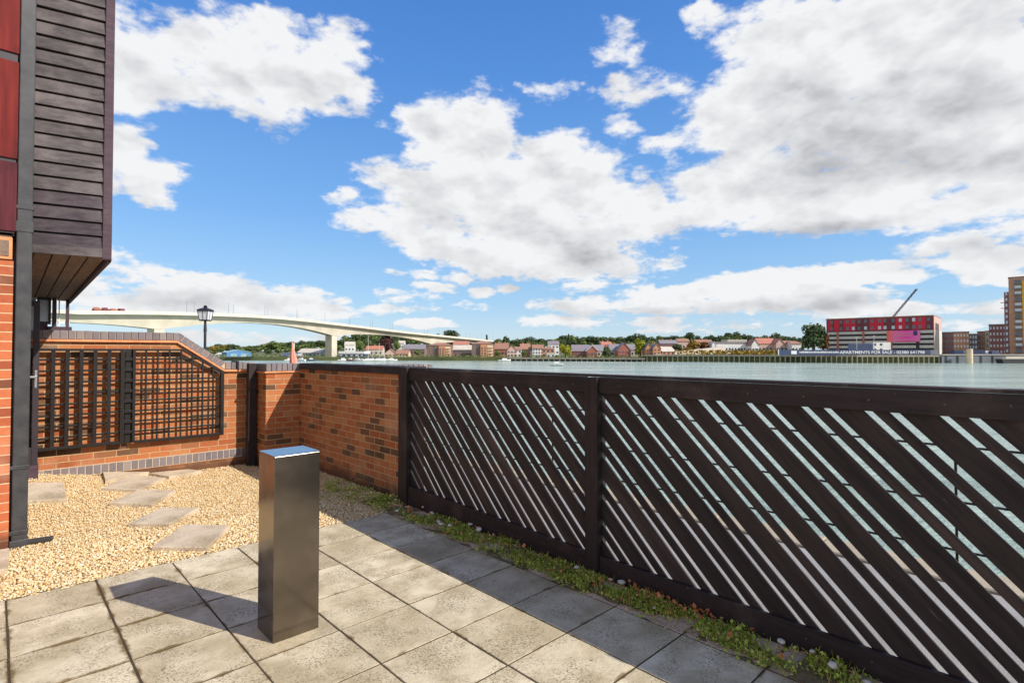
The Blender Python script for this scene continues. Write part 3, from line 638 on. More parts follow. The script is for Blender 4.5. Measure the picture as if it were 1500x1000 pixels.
# ================================================================== TRELLIS
def build_trellis():
    T = empty('wall_trellis', (1.25, 8.04, .45), 0, 'black timber lattice fixed flat on the orange brick garden wall', 'trellis'); o = Matrix.Translation((-1.25, -8.04, -.45))
    def bd(mb, name): mb.v = [tuple(o @ Vector(p)) for p in mb.v]; return mb.build(name, M['black_lattice'], T, .002)
    zt, zb = 1.602, .455
    def ztop(x): return zt if x < 1.75 else zt - (x - 1.75) * (1.602 - 1.29) / (2.245 - 1.75)
    hz = [1.475, 1.348, 1.216, 1.09, .966, .84, .716, .59]
    # left panel: broad uprights
    mb = MB()
    for x in (.476, .601, .727, .857, .990): mb.box(x - .019, x + .019, 8.008, 8.030, zb, zt)
    bd(mb, 'upright_set')
    mb = MB()
    for z in hz: mb.box(.28, 1.13, 8.030, 8.044, z - .011, z + .011); 
    bd(mb, 'cross_bar_set')
    mb = MB(); mb.box(.255, .30, 8.002, 8.050, zb, zt); mb.box(1.10, 1.142, 8.002, 8.050, zb, zt); mb.box(.30, 1.10, 8.002, 8.050, zt - .028, zt); mb.box(.30, 1.10, 8.002, 8.050, zb, zb + .035); bd(mb, 'panel_frame')
    # centre ladder between the two panels
    mb = MB(); mb.box(1.152, 1.225, 8.038, 8.062, zb, zt)
    for z in hz: mb.box(1.142, 1.222, 8.012, 8.038, z - .018, z + .018)
    bd(mb, 'middle_strip')
    # right panel: thin uprights under a sloping top rail
    mb = MB()
    for x in (1.36, 1.483, 1.612, 1.742, 1.866, 1.991, 2.118): mb.box(x - .010, x + .010, 8.012, 8.030, zb, ztop(x) - .01)
    bd(mb, 'upright_set')
    mb = MB()
    for z in hz:
        x1 = 2.23 if z < 1.29 else 1.75 + (1.602 - z) * (2.245 - 1.75) / (1.602 - 1.29)
        mb.box(1.24, x1, 8.030, 8.044, z - .010, z + .010)
    bd(mb, 'cross_bar_set')
    mb = MB(); mb.box(1.222, 1.252, 8.004, 8.050, zb, zt); mb.box(2.208, 2.25, 8.002, 8.050, zb - .01, 1.295); mb.box(1.252, 1.755, 8.004, 8.050, zt - .024, zt); mb.box(1.252, 2.208, 8.004, 8.050, zb - .01, zb + .022)
    mb.prism([(1.755, 8.004, zt - .026), (2.25, 8.004, 1.265), (2.25, 8.004, 1.305), (1.755, 8.004, zt)], (0, .046, 0)); bd(mb, 'panel_frame')
build_trellis()

# ================================================================== STEPPING STONES, PEDESTAL
def slab_quad(name, cs, z, label, th=.045):
    c = Vector((sum(x for _, x in cs) / 4, sum(y for y, _ in cs) / 4, 0)); pts = [Vector((x, y, 0)) - c for y, x in cs]
    zs = [gz(y, x) for y, x in cs]; z0 = sum(zs) / 4
    top = [p * .985 + Vector((0, 0, th + z_ - z0)) for p, z_ in zip(pts, zs)]; mid = [p + Vector((0, 0, th - .006 + z_ - z0)) for p, z_ in zip(pts, zs)]; bot = [p + Vector((0, 0, -.03 + z_ - z0)) for p, z_ in zip(pts, zs)]
    vs = bot + mid + top; fs = [(3, 2, 1, 0)] + [(k, (k + 1) % 4, 4 + (k + 1) % 4, 4 + k) for k in range(4)] + [(4 + k, 4 + (k + 1) % 4, 8 + (k + 1) % 4, 8 + k) for k in range(4)] + [(8, 9, 10, 11)]
    o = MB().add(vs, fs).build(name, M['stone'], loc=(c.x, c.y, z0 + z)); return tag(o, label, 'stepping stone', 'stepping stones across the gravel')
for cs, lb in (
    ([(5.066, .912), (4.749, 1.223), (5.211, 1.525), (5.512, 1.237)], 'stepping stone nearest the patio, beside the gravel edge'),
    ([(5.901, .884), (5.63, 1.14), (6.001, 1.474), (6.237, 1.192)], 'second stepping stone from the patio, turned cornerwise in the gravel'),
    ([(6.682, .841), (6.42, 1.15), (6.885, 1.462), (7.1, 1.161)], 'third stepping stone from the patio, halfway across the gravel'),
    ([(7.297, .857), (7.10, 1.137), (7.64, 1.51), (7.90, 1.2)], 'fourth stepping stone, overlapping the lower edge of the farthest slab'),
    ([(7.62, .92), (7.70, 1.0), (8.08, 1.42), (8.08, .95)], 'farthest stepping stone, lying against the brick wall under the trellis'),
    ([(7.0, .20), (6.95, .534), (7.60, .55), (7.60, .22)], 'square slab lying apart in the gravel beside the downpipe'),
    ([(7.72, 1.56), (7.86, 1.95), (8.08, 1.85), (8.0, 1.40)], 'partly buried slab at the foot of the wall, right of the other stones'),
    ([(5.30, -.42), (5.26, .085), (5.80, .10), (5.84, -.42)], 'pale slab at the foot of the brick building corner')):
    slab_quad('stepping_stone', cs, -.012, lb)
def build_pedestal():
    P = empty('steel_pedestal', (1.22, 3.115, 0), 0, 'tall square brushed steel pedestal standing alone on the patio paving', 'pedestal')
    MB().box(-.125, .127, -.118, .118, .0, .9965).build('casing', M['steel'], P, .003)
    MB().box(-.1255, .1275, -.1185, .1185, .997, 1.0).build('cap_plate', M['steel_top'], P)
    MB().box(-.115, .117, -.108, .108, -.01, .004).build('foot_plate', M['dark_frame'], P)
build_pedestal()

# ================================================================== BUILDING ON THE LEFT
def build_house():
    B = empty('waterside_building', (-1, 6.2, 0), 0, 'brick and dark weatherboard house corner with jettied upper floor and black downpipe', 'house'); off = Matrix.Translation((1, -6.2, 0))
    def bd(mb, name, mat, bevel=0, P=None): mb.v = [tuple(off @ Vector(p)) for p in mb.v]; return mb.build(name, mat, P or B, bevel)
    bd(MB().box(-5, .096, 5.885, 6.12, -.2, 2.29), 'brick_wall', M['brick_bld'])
    bd(MB().box(-5, .085, 5.93, 6.12, 2.29, 2.53), 'lintel_recess', M['soffit'])
    v = bd(MB().box(-.02, .088, 5.875, 5.93, 2.30, 2.475), 'vent_cover', M['tile'], .004)
    bd(MB().box(.0, .068, 5.868, 5.874, 2.325, 2.45), 'vent_grille', M['soffit'], .002, v)
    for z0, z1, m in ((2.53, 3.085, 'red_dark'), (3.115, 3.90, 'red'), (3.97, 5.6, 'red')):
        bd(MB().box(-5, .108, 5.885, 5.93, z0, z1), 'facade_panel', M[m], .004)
    for z0, z1 in ((2.515, 2.545), (3.085, 3.115), (3.90, 3.97)): bd(MB().box(-5, .1, 5.90, 5.99, z0, z1), 'panel_joint', M['dark_frame'])
    bd(MB().box(-5, .10, 5.93, 6.1, 2.50, 6.0), 'upper_wall', M['board_dark'])
    # jettied upper floor clad in weatherboards, over a boarded soffit
    A, Bc, C, D = Vector((-.25, 6.115, 0)), Vector((.705, 5.885, 0)), Vector((.855, 11.5, 0)), Vector((-.25, 11.3, 0))
    up = lambda p, z: Vector((p.x, p.y, z))
    ins = [A + Vector((0, .05, 0)), Bc + Vector((-.03, .05, 0)), C + Vector((-.03, 0, 0)), D]
    bd(MB().prism([up(p, 2.42) for p in ins], (0, 0, 3.6)), 'upper_core', M['board_dark'])
    d = (Bc - A).normalized(); nrm = Vector((d.y, -d.x, 0))
    mb = MB(); ml = MB(); z = 2.455; k = 0
    E = Bc - d * .035
    while z < 6:
        h = .1185; j = rnd.uniform(-.0015, .0015)
        prof = lambda p: [up(p, z) + nrm * (.0 + j), up(p, z) + nrm * (.024 + j), up(p, z + h - .012) + nrm * (.006 + j), up(p, z + h - .012) - nrm * .012]
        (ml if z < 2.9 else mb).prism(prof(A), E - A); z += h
    bd(mb, 'weatherboarding', M['board'])
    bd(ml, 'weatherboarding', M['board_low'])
    s2 = (C - Bc).normalized(); n2 = Vector((s2.y, -s2.x, 0)); mb = MB(); z = 2.455
    while z < 6:
        prof = lambda p: [up(p, z), up(p, z) + n2 * .024, up(p, z + .1065) + n2 * .006, up(p, z + .1065) - n2 * .012]
        mb.prism(prof(Bc + s2 * .04), (C - Bc) * .99); z += .1185
    bd(mb, 'weatherboarding', M['board_dark'])
    bd(MB().prism([up(A, 2.385) + nrm * .03, up(E, 2.385) + nrm * .03, up(E, 2.385), up(A, 2.385)], (0, 0, .075)), 'fascia_board', M['board'], .003)
    bd(MB().prism([up(E, 2.37) + nrm * .032, up(Bc, 2.37) + nrm * .032 + n2 * .03, up(Bc, 2.37) + n2 * .03 + s2 * .04, up(E, 2.37) + s2 * .04], (0, 0, 3.8)), 'corner_board', M['board_dark'], .003)
    bd(MB().prism([up(Bc, 2.36) + n2 * .03 + s2 * .042, up(C, 2.36) + n2 * .03, up(C, 2.36), up(Bc, 2.36) + s2 * .042], (0, 0, .095)), 'edge_fascia', M['board_dark'], .003)
    mb = MB(); n = 8
    for i in range(n):
        p0, p1 = A.lerp(Bc, i / n), A.lerp(Bc, (i + 1) / n - .012); q0, q1 = D.lerp(C, i / n), D.lerp(C, (i + 1) / n - .012)
        mb.prism([up(p0, 2.40), up(p1, 2.40), up(q1, 2.40), up(q0, 2.40)], (0, 0, .016))
    bd(mb, 'soffit', M['soffit'])
    # square black downpipe with brackets and shoe
    pp = bd(MB().box(.110, .208, 5.895, 5.965, .03, 6), 'downpipe', M['pipe'], .008)
    for z in (2.72, .62, .10, 4.6): bd(MB().box(.085, .214, 5.889, 5.97, z, z + .03), 'pipe_bracket', M['pipe'], .003, pp)
    bd(MB().box(.104, .214, 5.889, 5.971, 2.535, 2.62), 'pipe_collar', M['pipe'], .004, pp)
    bd(MB().box(.100, .216, 5.886, 5.975, -.01, .055), 'pipe_shoe', M['pipe'], .004, pp)
    bd(MB().bar((.18, 5.93, .022), (.37, 5.90, .022), .05, .03), 'drain_spout', M['pipe'], .004, pp)
    bd(MB().box(.098, .118, 5.95, 6.115, -.1, 2.36), 'wall_trim', M['dark_frame'])
    # half-open glazed door standing in front of the trellis wall's end
    Dr = bd(MB().box(.298, .352, 7.90, 7.945, .33, 2.125), 'door', M['dark_frame'], .004)
    for x0, x1, z0, z1 in ((-.55, -.49, .33, 2.125), (-.49, .298, 2.065, 2.125), (-.49, .298, .33, .52)): bd(MB().box(x0, x1, 7.90, 7.945, z0, z1), 'door_rail', M['dark_frame'], .003, Dr)
    bd(MB().box(-.49, .298, 7.918, 7.926, .52, 2.065), 'door_glass', M['clear'], 0, Dr)
    mb = MB().box(.314, .337, 7.893, 7.90, 1.17, 1.36); mb.bar((.325, 7.87, 1.29), (.21, 7.87, 1.29), .016, .02); mb.bar((.325, 7.90, 1.29), (.325, 7.866, 1.29), .018, .018)
    bd(mb, 'handle', M['chrome'], .002, Dr)
    bd(MB().box(-.55, .36, 7.90, 8.05, .05, .33), 'door_step', M['board_dark'])
    # rear bay seen under the soffit
    bd(MB().box(-.3, .575, 10.9, 11.1, -.2, 1.80), 'rear_wall', M['board_dark']); bd(MB().box(.44, .575, 10.9, 11.1, 1.80, 1.99), 'rear_wall', M['board_dark'])
    w0 = bd(MB().box(-.3, .44, 10.98, 11.04, 1.80, 1.86), 'rear_window', M['dark_frame']); bd(MB().box(-.3, .44, 11.0, 11.01, 1.86, 2.39), 'pane', M['pale_glass'], 0, w0)  # window put in; its pale pane stands for sky seen through the door
    bd(MB().box(.575, .86, 10.85, 11.1, 1.80, 1.955), 'rear_balustrade', M['board_dark'])
    wf = MB(); wf.box(.45, .475, 10.9, 10.97, 1.99, 2.40); wf.box(.582, .612, 10.9, 10.97, 1.99, 2.40); wf.box(.475, .582, 10.9, 10.97, 2.36, 2.40); wf.box(.475, .582, 10.9, 10.97, 1.99, 2.03)
    w = bd(wf, 'rear_window', M['dark_frame']); bd(MB().box(.475, .582, 10.93, 10.94, 2.03, 2.36), 'pane', M['pale_glass'], 0, w)
    bd(MB().box(.625, .675, 10.86, 10.93, 1.95, 2.40), 'bay_post', M['board_dark']); bd(MB().box(.812, .852, 11.2, 11.27, -.2, 2.40), 'bay_post', M['board_dark'])
    bd(MB().box(.72, .735, 11.2, 11.23, 1.95, 2.40), 'bay_post', M['white_paint'])
    bd(MB().box(.675, .86, 11.22, 11.24, 2.02, 2.05), 'bay_rail', M['white_paint'])
build_house()

# ================================================================== LAMP POST, PARASOL
def build_lamp():
    x, y = 5.0, 19.9
    Lp = empty('street_lamp', (x, y, -.03), -YAW, 'black lantern street lamp rising behind the sloping brick wall', 'street lamp'); Lp.scale = (.86, .86, .985)
    k = .03
    MB().tube([(0, 0, 0), (0, 0, .55), (0, 0, .56), (0, 0, 2.3), (0, 0, 2.31), (0, 0, 2.66)], [.085, .075, .055, .045, .06, .04], 12).build('post', M['lamp_black'], Lp, smooth=False)
    def ring(w0, z0, w1, z1, mb):
        c = lambda w, z: [(-w, -w, z), (w, -w, z), (w, w, z), (-w, w, z)]
        mb.add(c(w0, z0) + c(w1, z1), [(3, 2, 1, 0), (4, 5, 6, 7), (0, 1, 5, 4), (1, 2, 6, 5), (2, 3, 7, 6), (3, 0, 4, 7)])
    mb = MB(); ring(.15, 2.66, .165, 2.70, mb)
    for sx in (-1, 1):
        for sy in (-1, 1): mb.bar((sx * .150, sy * .150, 2.70), (sx * .195, sy * .195, 2.98), .018, .018)
    ring(.205, 2.98, .205, 3.0, mb)
    for a in range(4):
        m = Matrix.Rotation(a * math.pi / 2, 4, 'Z'); mb.bar(m @ Vector((0, -.150, 2.70)), m @ Vector((0, -.193, 2.98)), .01, .01)
    fr = mb.build('lantern_frame', M['lamp_black'], Lp)
    mb = MB(); ring(.143, 2.70, .186, 2.98, mb); mb.build('lantern_glass', M['frost'], fr)
    mb = MB(); ring(.225, 3.0, .20, 3.045, mb); ring(.20, 3.046, .07, 3.10, mb); ring(.045, 3.10, .055, 3.15, mb); ring(.05, 3.15, .02, 3.19, mb); mb.build('lantern_cap', M['lamp_black'], Lp)
build_lamp()
def build_parasol():
    P = empty('furled_parasol', (4.78, 12, -.03), 0, 'furled salmon red canvas parasol poking up behind the brick pier coping', 'parasol'); P.scale = (.8, .8, 1)
    MB().tube([(0, 0, 0), (0, 0, 1.8)], .018, 8).build('pole', M['white_paint'], P)
    n = 28; vs = []; prof = ((1.12, .03), (1.16, .095), (1.30, .098), (1.42, .09), (1.52, .07), (1.62, .045), (1.72, .022), (1.82, .008))
    for z, r in prof:
        for k in range(n):
            a = 2 * math.pi * k / n; rr = r * (1 + .16 * math.cos(a * 7 + z * 3)); vs.append((rr * math.cos(a) - .045 * (z - 1.3) / .5, rr * math.sin(a), z))
    fs = [(i * n + k, i * n + (k + 1) % n, (i + 1) * n + (k + 1) % n, (i + 1) * n + k) for i in range(len(prof) - 1) for k in range(n)] + [tuple(range(n - 1, -1, -1)), tuple(range((len(prof) - 1) * n, len(prof) * n))]
    MB().add(vs, fs).build('canopy', M['salmon'], P, smooth=True)
build_parasol()

# ================================================================== FAR BANK
SHORE = [(-600, 430), (300, 372), (560, 366), (720, 352), (940, 326), (1000, 318), (1240, 283), (1500, 279), (2100, 279)]
def shore(px): return lerp_tab(SHORE, px)
def bank_z(px): return lerp_tab([(930, -1.7), (965, .1)], px)
HILL = [(-600, 3), (300, 3), (430, 6), (520, 13), (640, 14), (720, 9), (1000, 11), (1100, 7), (1180, 3), (1300, 1), (2000, 1)]
def terr(px, Z):
    d = (Z - shore(px) - 45) / 330; d = min(1, max(0, d)); d = d * d * (3 - 2 * d)
    return bank_z(px) + lerp_tab(HILL, px) * d
def wpos(px, Z, z):                        # world point at picture column px, distance Z, height z
    d = ray(px, 515.8); return Vector((d.x * Z, d.y * Z, z))
def top_z(py, Z, px=750): return far(px, py, Z).z
M['hill'] = mat_noise('hill_scrub', lin(74, 82, 48), lin(112, 112, 70), .06, .95, 0)
M['bankmud'] = mat_noise('bank', lin(120, 108, 84), lin(150, 138, 108), .2, .95, 0)
def build_terrain():
    pxs = list(range(-600, 2101, 25)); ds = [-.5, 0, 12, 30, 45, 90, 140, 200, 260, 320, 375, 500, 800, 1400]
    vs = []
    for px in pxs:
        for d in ds:
            Z = shore(px) + max(d, 0); vs.append(wpos(px, Z, -6 if d < 0 else terr(px, Z)))
    n = len(ds); fs = [(i * n + j, (i + 1) * n + j, (i + 1) * n + j + 1, i * n + j + 1) for i in range(len(pxs) - 1) for j in range(n - 1)]
    tag(MB().add(vs, fs).build('hills', M['hill']), kind='structure')
build_terrain()

# ------------------------------------------------------------------ trees
def crownmat(name, a, b, c):
    t = NT(name); k = t.ramp(t.isl(), [(0, a), (.5, b), (1, c)])
    o = t.orand(); k = t.mix(t.math('MULTIPLY', o, .35), k, t.mix(1, k, (.62, .75, .7, 1), 'MULTIPLY'))
    return t.out(k, .8, spec=.2)
CM = {'dark': crownmat('dark_green_foliage', lin(56, 70, 48), lin(78, 94, 60), lin(102, 116, 74)),
      'mid': crownmat('mid_green_foliage', lin(80, 96, 54), lin(108, 122, 66), lin(134, 146, 82)),
      'olive': crownmat('yellow_green_foliage', lin(112, 118, 26), lin(146, 146, 36), lin(176, 170, 56)),
      'gold': crownmat('autumn_foliage', lin(118, 96, 34), lin(150, 118, 46), lin(178, 142, 62)),
      'rust': crownmat('rusty_foliage', lin(92, 58, 36), lin(124, 78, 46), lin(140, 100, 56)),
      'purple': crownmat('copper_foliage', lin(54, 34, 38), lin(80, 50, 52), lin(96, 66, 62))}
M['bark'] = mat_noise('bark', lin(70, 58, 46), lin(98, 84, 68), 2, .95, .2)
def crown_mesh(seed, kind='round', n=1100):
    r = np.random.RandomState(seed); lob = []
    nl = r.randint(7, 11)
    for i in range(nl):                    # crown: lobes filling about a unit sphere, flat-ish below
        a = r.uniform(0, 2 * np.pi); rad = r.uniform(.15, .62); h = r.uniform(-.45, .58)
        if kind == 'cone': rad = (1 - (h + .5)) * .45; h = h * 1.4
        lob.append((rad * np.cos(a), rad * np.sin(a), h, r.uniform(.36, .56) * (.75 if kind == 'cone' else 1)))
    L_ = np.array(lob); k = r.choice(nl, n, p=L_[:, 3] ** 2 / (L_[:, 3] ** 2).sum())
    d = r.normal(size=(n, 3)); d /= np.linalg.norm(d, axis=1)[:, None]
    P = L_[k, :3] + d * (L_[k, 3] * r.uniform(.55, 1.08, n))[:, None]
    nn = d + r.normal(size=(n, 3)) * .45; nn /= np.linalg.norm(nn, axis=1)[:, None]
    t1 = np.cross(nn, r.normal(size=(n, 3))); t1 /= np.linalg.norm(t1, axis=1)[:, None]; t2 = np.cross(nn, t1)
    s = r.uniform(.07, .15, n)[:, None]
    V = np.stack([P - t1 * s, P - t2 * s * .7 + nn * s * .2, P + t1 * s, P + t2 * s * .7 + nn * s * .2], 1).reshape(-1, 3)
    return V, np.arange(4 * n).reshape(-1, 4)
PROTO = {}
def tree(px, Z, ytop, wpx, col, label, kind='round', group=None, name='tree', cat='tree', ybase=None):
    base = terr(px, Z) - .5 if ybase is None else top_z(ybase, Z)
    zt = top_z(ytop, Z); H = max(3.0, zt - base); w = wpx / FPX * Z / 2
    key = (kind, col, rnd.randint(0, 3)); trk = H * .10
    if key not in PROTO:
        V, F = crown_mesh(hash(key[2]) % 97 + len(PROTO) * 13, kind)
        c = np_mesh('crown', V, F, CM[col]); mb = MB()
        mb.tube([(0, 0, 0), (.01, 0, .35), (0, .01, .8)], [.055, .04, .015], 6)
        for k in range(3):
            a = k * 2.1; mb.tube([(0, 0, .4 + .08 * k), (.12 * math.cos(a), .12 * math.sin(a), .66 + .06 * k)], [.022, .008], 5)
        t_ = mb.build('trunk', M['bark']); PROTO[key] = (c, t_); first = True
    else: first = False
    c, t_ = PROTO[key]
    if not first:
        c = c.copy(); COL.objects.link(c); t_ = t_.copy(); COL.objects.link(t_)
    e = empty(name, wpos(px, Z, base), rnd.random() * 6.28, label, cat, group)
    hc = (H - trk * .55) / 2
    c.parent = e; t_.parent = e
    c.location = (0, 0, H - hc * .93); c.scale = (w, w, hc)
    t_.location = (0, 0, 0); t_.scale = (H, H, H); return e
SKYL = [(300, 507), (330, 504), (360, 506), (400, 503), (430, 500), (460, 499), (490, 501), (505, 493), (520, 489), (545, 489), (600, 492), (640, 490), (690, 497), (720, 498), (760, 496), (800, 495), (835, 492), (860, 493), (900, 494), (930, 492), (960, 494), (1000, 490), (1030, 494), (1060, 489), (1085, 489), (1110, 494), (1140, 490), (1178, 494)]
SKIP = ()
def build_trees():
    g1, l1 = 'trees along the wooded skyline', 'dark green tree in the wooded skyline on the far bank'
    g2, l2 = 'paler trees below the skyline', 'mid green tree in front of the dark skyline wood across the river'
    px = 306.
    while px < 1180:
        Z = shore(px) + rnd.uniform(270, 330); y = lerp_tab(SKYL, px) + rnd.uniform(-1.6, 1.6)
        tree(px, Z, y, rnd.uniform(15, 26), 'dark' if rnd.random() < .75 else 'mid', l1, group=g1); px += rnd.uniform(6, 9.5)
    px = 310.
    while px < 1176:
        Z = shore(px) + rnd.uniform(150, 230); y = lerp_tab(SKYL, px) + rnd.uniform(4, 8)
        tree(px, Z, y, rnd.uniform(13, 22), rnd.choice(['mid', 'mid', 'dark']), l2, group=g2); px += rnd.uniform(10, 16)
    px = 312.                              # low trees on the left bank between the sheds
    for px, y, w, c, lb in ((318, 505, 26, 'gold', 'golden green bushy tree at the left end of the far treeline'), (352, 508, 20, 'mid', 'rounded green tree just above the blue shed roof'), (392, 504, 24, 'mid', 'light green tree right of the blue shed'), (408, 500, 24, 'mid', 'tall light green tree left of the salmon parasol tip'),
                            (655, 484.5, 44, 'dark', 'broad dark dome of trees standing above the descending bridge deck'), (713, 490, 9, 'dark', 'small pointed dark tree where the bridge deck ends'), (742, 491.5, 13, 'dark', 'rounded dark tree right of the bridge deck end'), (776, 493, 15, 'dark', 'dark tree above the red roofed houses right of the bridge'),
                            (833, 490, 8, 'dark', 'slim dark conifer rising above the skyline behind the yellow green tree'), (935, 489, 24, 'dark', 'dark spreading tree on the skyline above the tall brick gables'), (1007, 487.5, 26, 'dark', 'dark spreading tree highest on the skyline above the ramp'), (1073, 486.5, 26, 'dark', 'round dark tree behind the long white building'), (1132, 487, 22, 'dark', 'dark green tree behind the pinkish gabled houses')):
        tree(px, shore(px) + 250, y, w, c, lb, 'cone' if 'pointed' in lb or 'conifer' in lb else 'round')
    tree(828, shore(828) + 18, 502.5, 18, 'olive', 'yellow green round tree beside the grey roofed terrace on the waterfront')
    tree(938, shore(938) + 20, 497, 17, 'olive', 'tall yellow green tree between brick gable and orange house pair')
    tree(889, shore(889) + 14, 507.5, 17, 'dark', 'dark round bush tree in front of the terrace gables')
    tree(1016, shore(1016) + 60, 500, 26, 'gold', 'autumn yellow tree above the grey ramp')
    tree(1034, shore(1034) + 66, 501, 20, 'rust', 'rust brown tree beside the white building gable')
    tree(992, shore(992) + 70, 504, 20, 'dark', 'low dark tree left of the autumn yellow tree')
    tree(566, shore(566) + 90, 490, 26, 'purple', 'copper red tree behind the moored yacht masts')
    tree(1192, shore(1192) + 42, 474.5, 40, 'dark', 'large dark green tree beside the red topped apartment block')
    tree(1207, shore(1207) + 50, 486, 17, 'rust', 'rust brown tree squeezed against the apartment block end')
    tree(612, shore(612) + 40, 512, 12, 'mid', 'small green tree left of the twin brick flats')
    tree(729, shore(729) + 22, 512, 12, 'mid', 'small green tree right of the twin brick flats')
    tree(768, shore(768) + 22, 511, 10, 'mid', 'small bushy tree in front of the red brick house')
build_trees()
def scatter(name, mat, n, x0, x1, d0, d1, size, h, label=None):
    V = []; 
    for _ in range(n):
        px = rnd.uniform(x0, x1); Z = shore(px) + rnd.uniform(d0, d1); p = wpos(px, Z, terr(px, Z) + rnd.uniform(0, h))
        a = rnd.random() * 6.28; s = rnd.uniform(.5, 1) * size; u = Vector((math.cos(a), math.sin(a), rnd.uniform(-.4, .4))) * s; w = Vector((0, 0, s * .6)) + Vector((math.sin(a), -math.cos(a), 0)) * s * .3
        V += [p - u, p - w * .6, p + u, p + w]
    tag(np_mesh(name, np.array([tuple(v) for v in V]), np.arange(4 * n).reshape(-1, 4), mat), kind='stuff')
scatter('bank_scrub', CM['gold'], 900, 985, 1135, 8, 50, 1.1, 2.6)
scatter('bank_bushes', CM['mid'], 900, 560, 945, 3, 9, .7, 1.3)
scatter('dark_scrub', CM['dark'], 400, 1070, 1180, 45, 70, 1.1, 3.5)
scatter('left_bank_bushes', CM['mid'], 500, 305, 560, 8, 60, .8, 1.6)

# ------------------------------------------------------------------ houses
WIN = {}
def win(P, x, y, z, w, h, mat='dark_glass', side=False, name='window'):
    key = (round(w, 1), round(h, 1), mat, name)
    if key not in WIN:
        o = MB().box(-w / 2, w / 2, -.06, .06, -h / 2, h / 2).build(name, M[mat]); WIN[key] = o
    else:
        o = WIN[key].copy(); COL.objects.link(o)
    o.parent = P; o.location = (x, y, z); o.rotation_euler.z = R(90) if side else 0; return o
def bld(label, x0, x1, ye, yr, Z, wall, roof, kind='side', rot=0, depth=9, wins=(3, 2), wmat='dark_glass', chim=0, cat='house', name='house', group=None, dz=-2.5):
    xm = (x0 + x1) / 2; w = (x1 - x0) / FPX * Z; d = ray(xm, 515.8); b = terr(xm, Z) + dz
    ze = top_z(ye, Z, xm) - b; zr = top_z(yr, Z, xm) - b
    if xm > 1300: aa = math.atan((xm - 750) / FPX); rot = -math.degrees(aa); w *= math.cos(aa)
    E = empty(name, wpos(xm, Z, b), -YAW + R(rot), label, cat, group); w2 = w / 2
    mb = MB(); mb.box(-w2, w2, 0, depth, 0, ze)
    if kind == 'front': mb.prism([(-w2, 0, ze), (w2, 0, ze), (0, 0, zr)], (0, depth, 0))
    if kind == 'side': mb.prism([(-w2, 0, ze), (-w2, depth, ze), (-w2, depth / 2, zr)], (w, 0, 0))
    mb.build('wall', M[wall], E)
    o = .35; th = .22; mb = MB()
    if kind == 'side':
        s = (zr - ze) / (depth / 2)
        mb.prism([(-w2 - o, -o, ze - o * s), (-w2 - o, depth / 2, zr), (-w2 - o, depth + o, ze - o * s), (-w2 - o, depth + o, ze - o * s + th), (-w2 - o, depth / 2, zr + th), (-w2 - o, -o, ze - o * s + th)], (w + 2 * o, 0, 0))
    elif kind == 'front':
        s = (zr - ze) / w2
        mb.prism([(-w2 - o, -o, ze - o * s), (0, -o, zr), (w2 + o, -o, ze - o * s), (w2 + o, -o, ze - o * s + th), (0, -o, zr + th), (-w2 - o, -o, ze - o * s + th)], (0, depth + 2 * o, 0))
    elif kind == 'hip':
        r = min(w, depth) * .42; x_ = max(w2 - r, .05); y_ = depth / 2
        vs = [(-w2 - o, -o, ze), (w2 + o, -o, ze), (w2 + o, depth + o, ze), (-w2 - o, depth + o, ze), (-x_, y_, zr), (x_, y_, zr)]
        mb.add(vs, [(0, 1, 5, 4), (1, 2, 5), (2, 3, 4, 5), (3, 0, 4), (3, 2, 1, 0)])
    else:
        mb.box(-w2 - .15, w2 + .15, -.15, depth + .15, ze, max(zr, ze + .3))
    rf = mb.build('roof', M[roof], E)
    for k in range(chim):
        x = -w2 + w * (k + .5) / chim + rnd.uniform(-.4, .4); y = depth / 2; MB().box(x - .4, x + .4, y - .3, y + .3, zr - .8, zr + 1.1).build('chimney', M['far_brick'], rf)
    nx, nz = wins; vis = ze + dz if dz < 0 else ze
    for i in range(nx):
        for j in range(nz):
            h = vis / max(nz, 1); win(E, -w2 + w * (i + .5) / nx, -.03, -dz + h * (j + .5), min(1.5, w / nx * .5), min(1.5, h * .5), wmat)
    return E
for nm, c in (('far_brick', lin(182, 122, 94)), ('far_orange', lin(200, 142, 104)), ('far_red', lin(164, 100, 82)), ('far_dark', lin(128, 104, 94)), ('far_cream', lin(222, 200, 164)), ('far_white', lin(226, 224, 220)), ('far_pink', lin(200, 170, 158)), ('far_tile', lin(158, 116, 96)), ('far_redtile', lin(180, 118, 98)), ('far_grey', lin(134, 124, 128)), ('far_slate', lin(134, 128, 132)), ('far_pale', lin(196, 186, 170)), ('shed_blue', lin(86, 132, 178)), ('shed_pale', lin(156, 184, 196)), ('shed_grey', lin(176, 180, 176)), ('navy', lin(58, 72, 104)), ('maroon', lin(120, 56, 62)), ('scarlet', lin(206, 42, 62)), ('conc_white', lin(206, 200, 190)), ('deck_dark', lin(52, 52, 54)), ('brown_brick', lin(176, 134, 106)), ('plum_brick', lin(132, 96, 98)), ('yellow', lin(230, 172, 60)), ('gun_grey', lin(112, 116, 122)), ('pile', lin(150, 142, 124)), ('pile_dark', lin(70, 72, 62)), ('hull_white', lin(228, 228, 226)), ('steel_grey', lin(90, 92, 94))):
    M[nm] = plain(nm, c, .75, .10, .35)
SH = shore
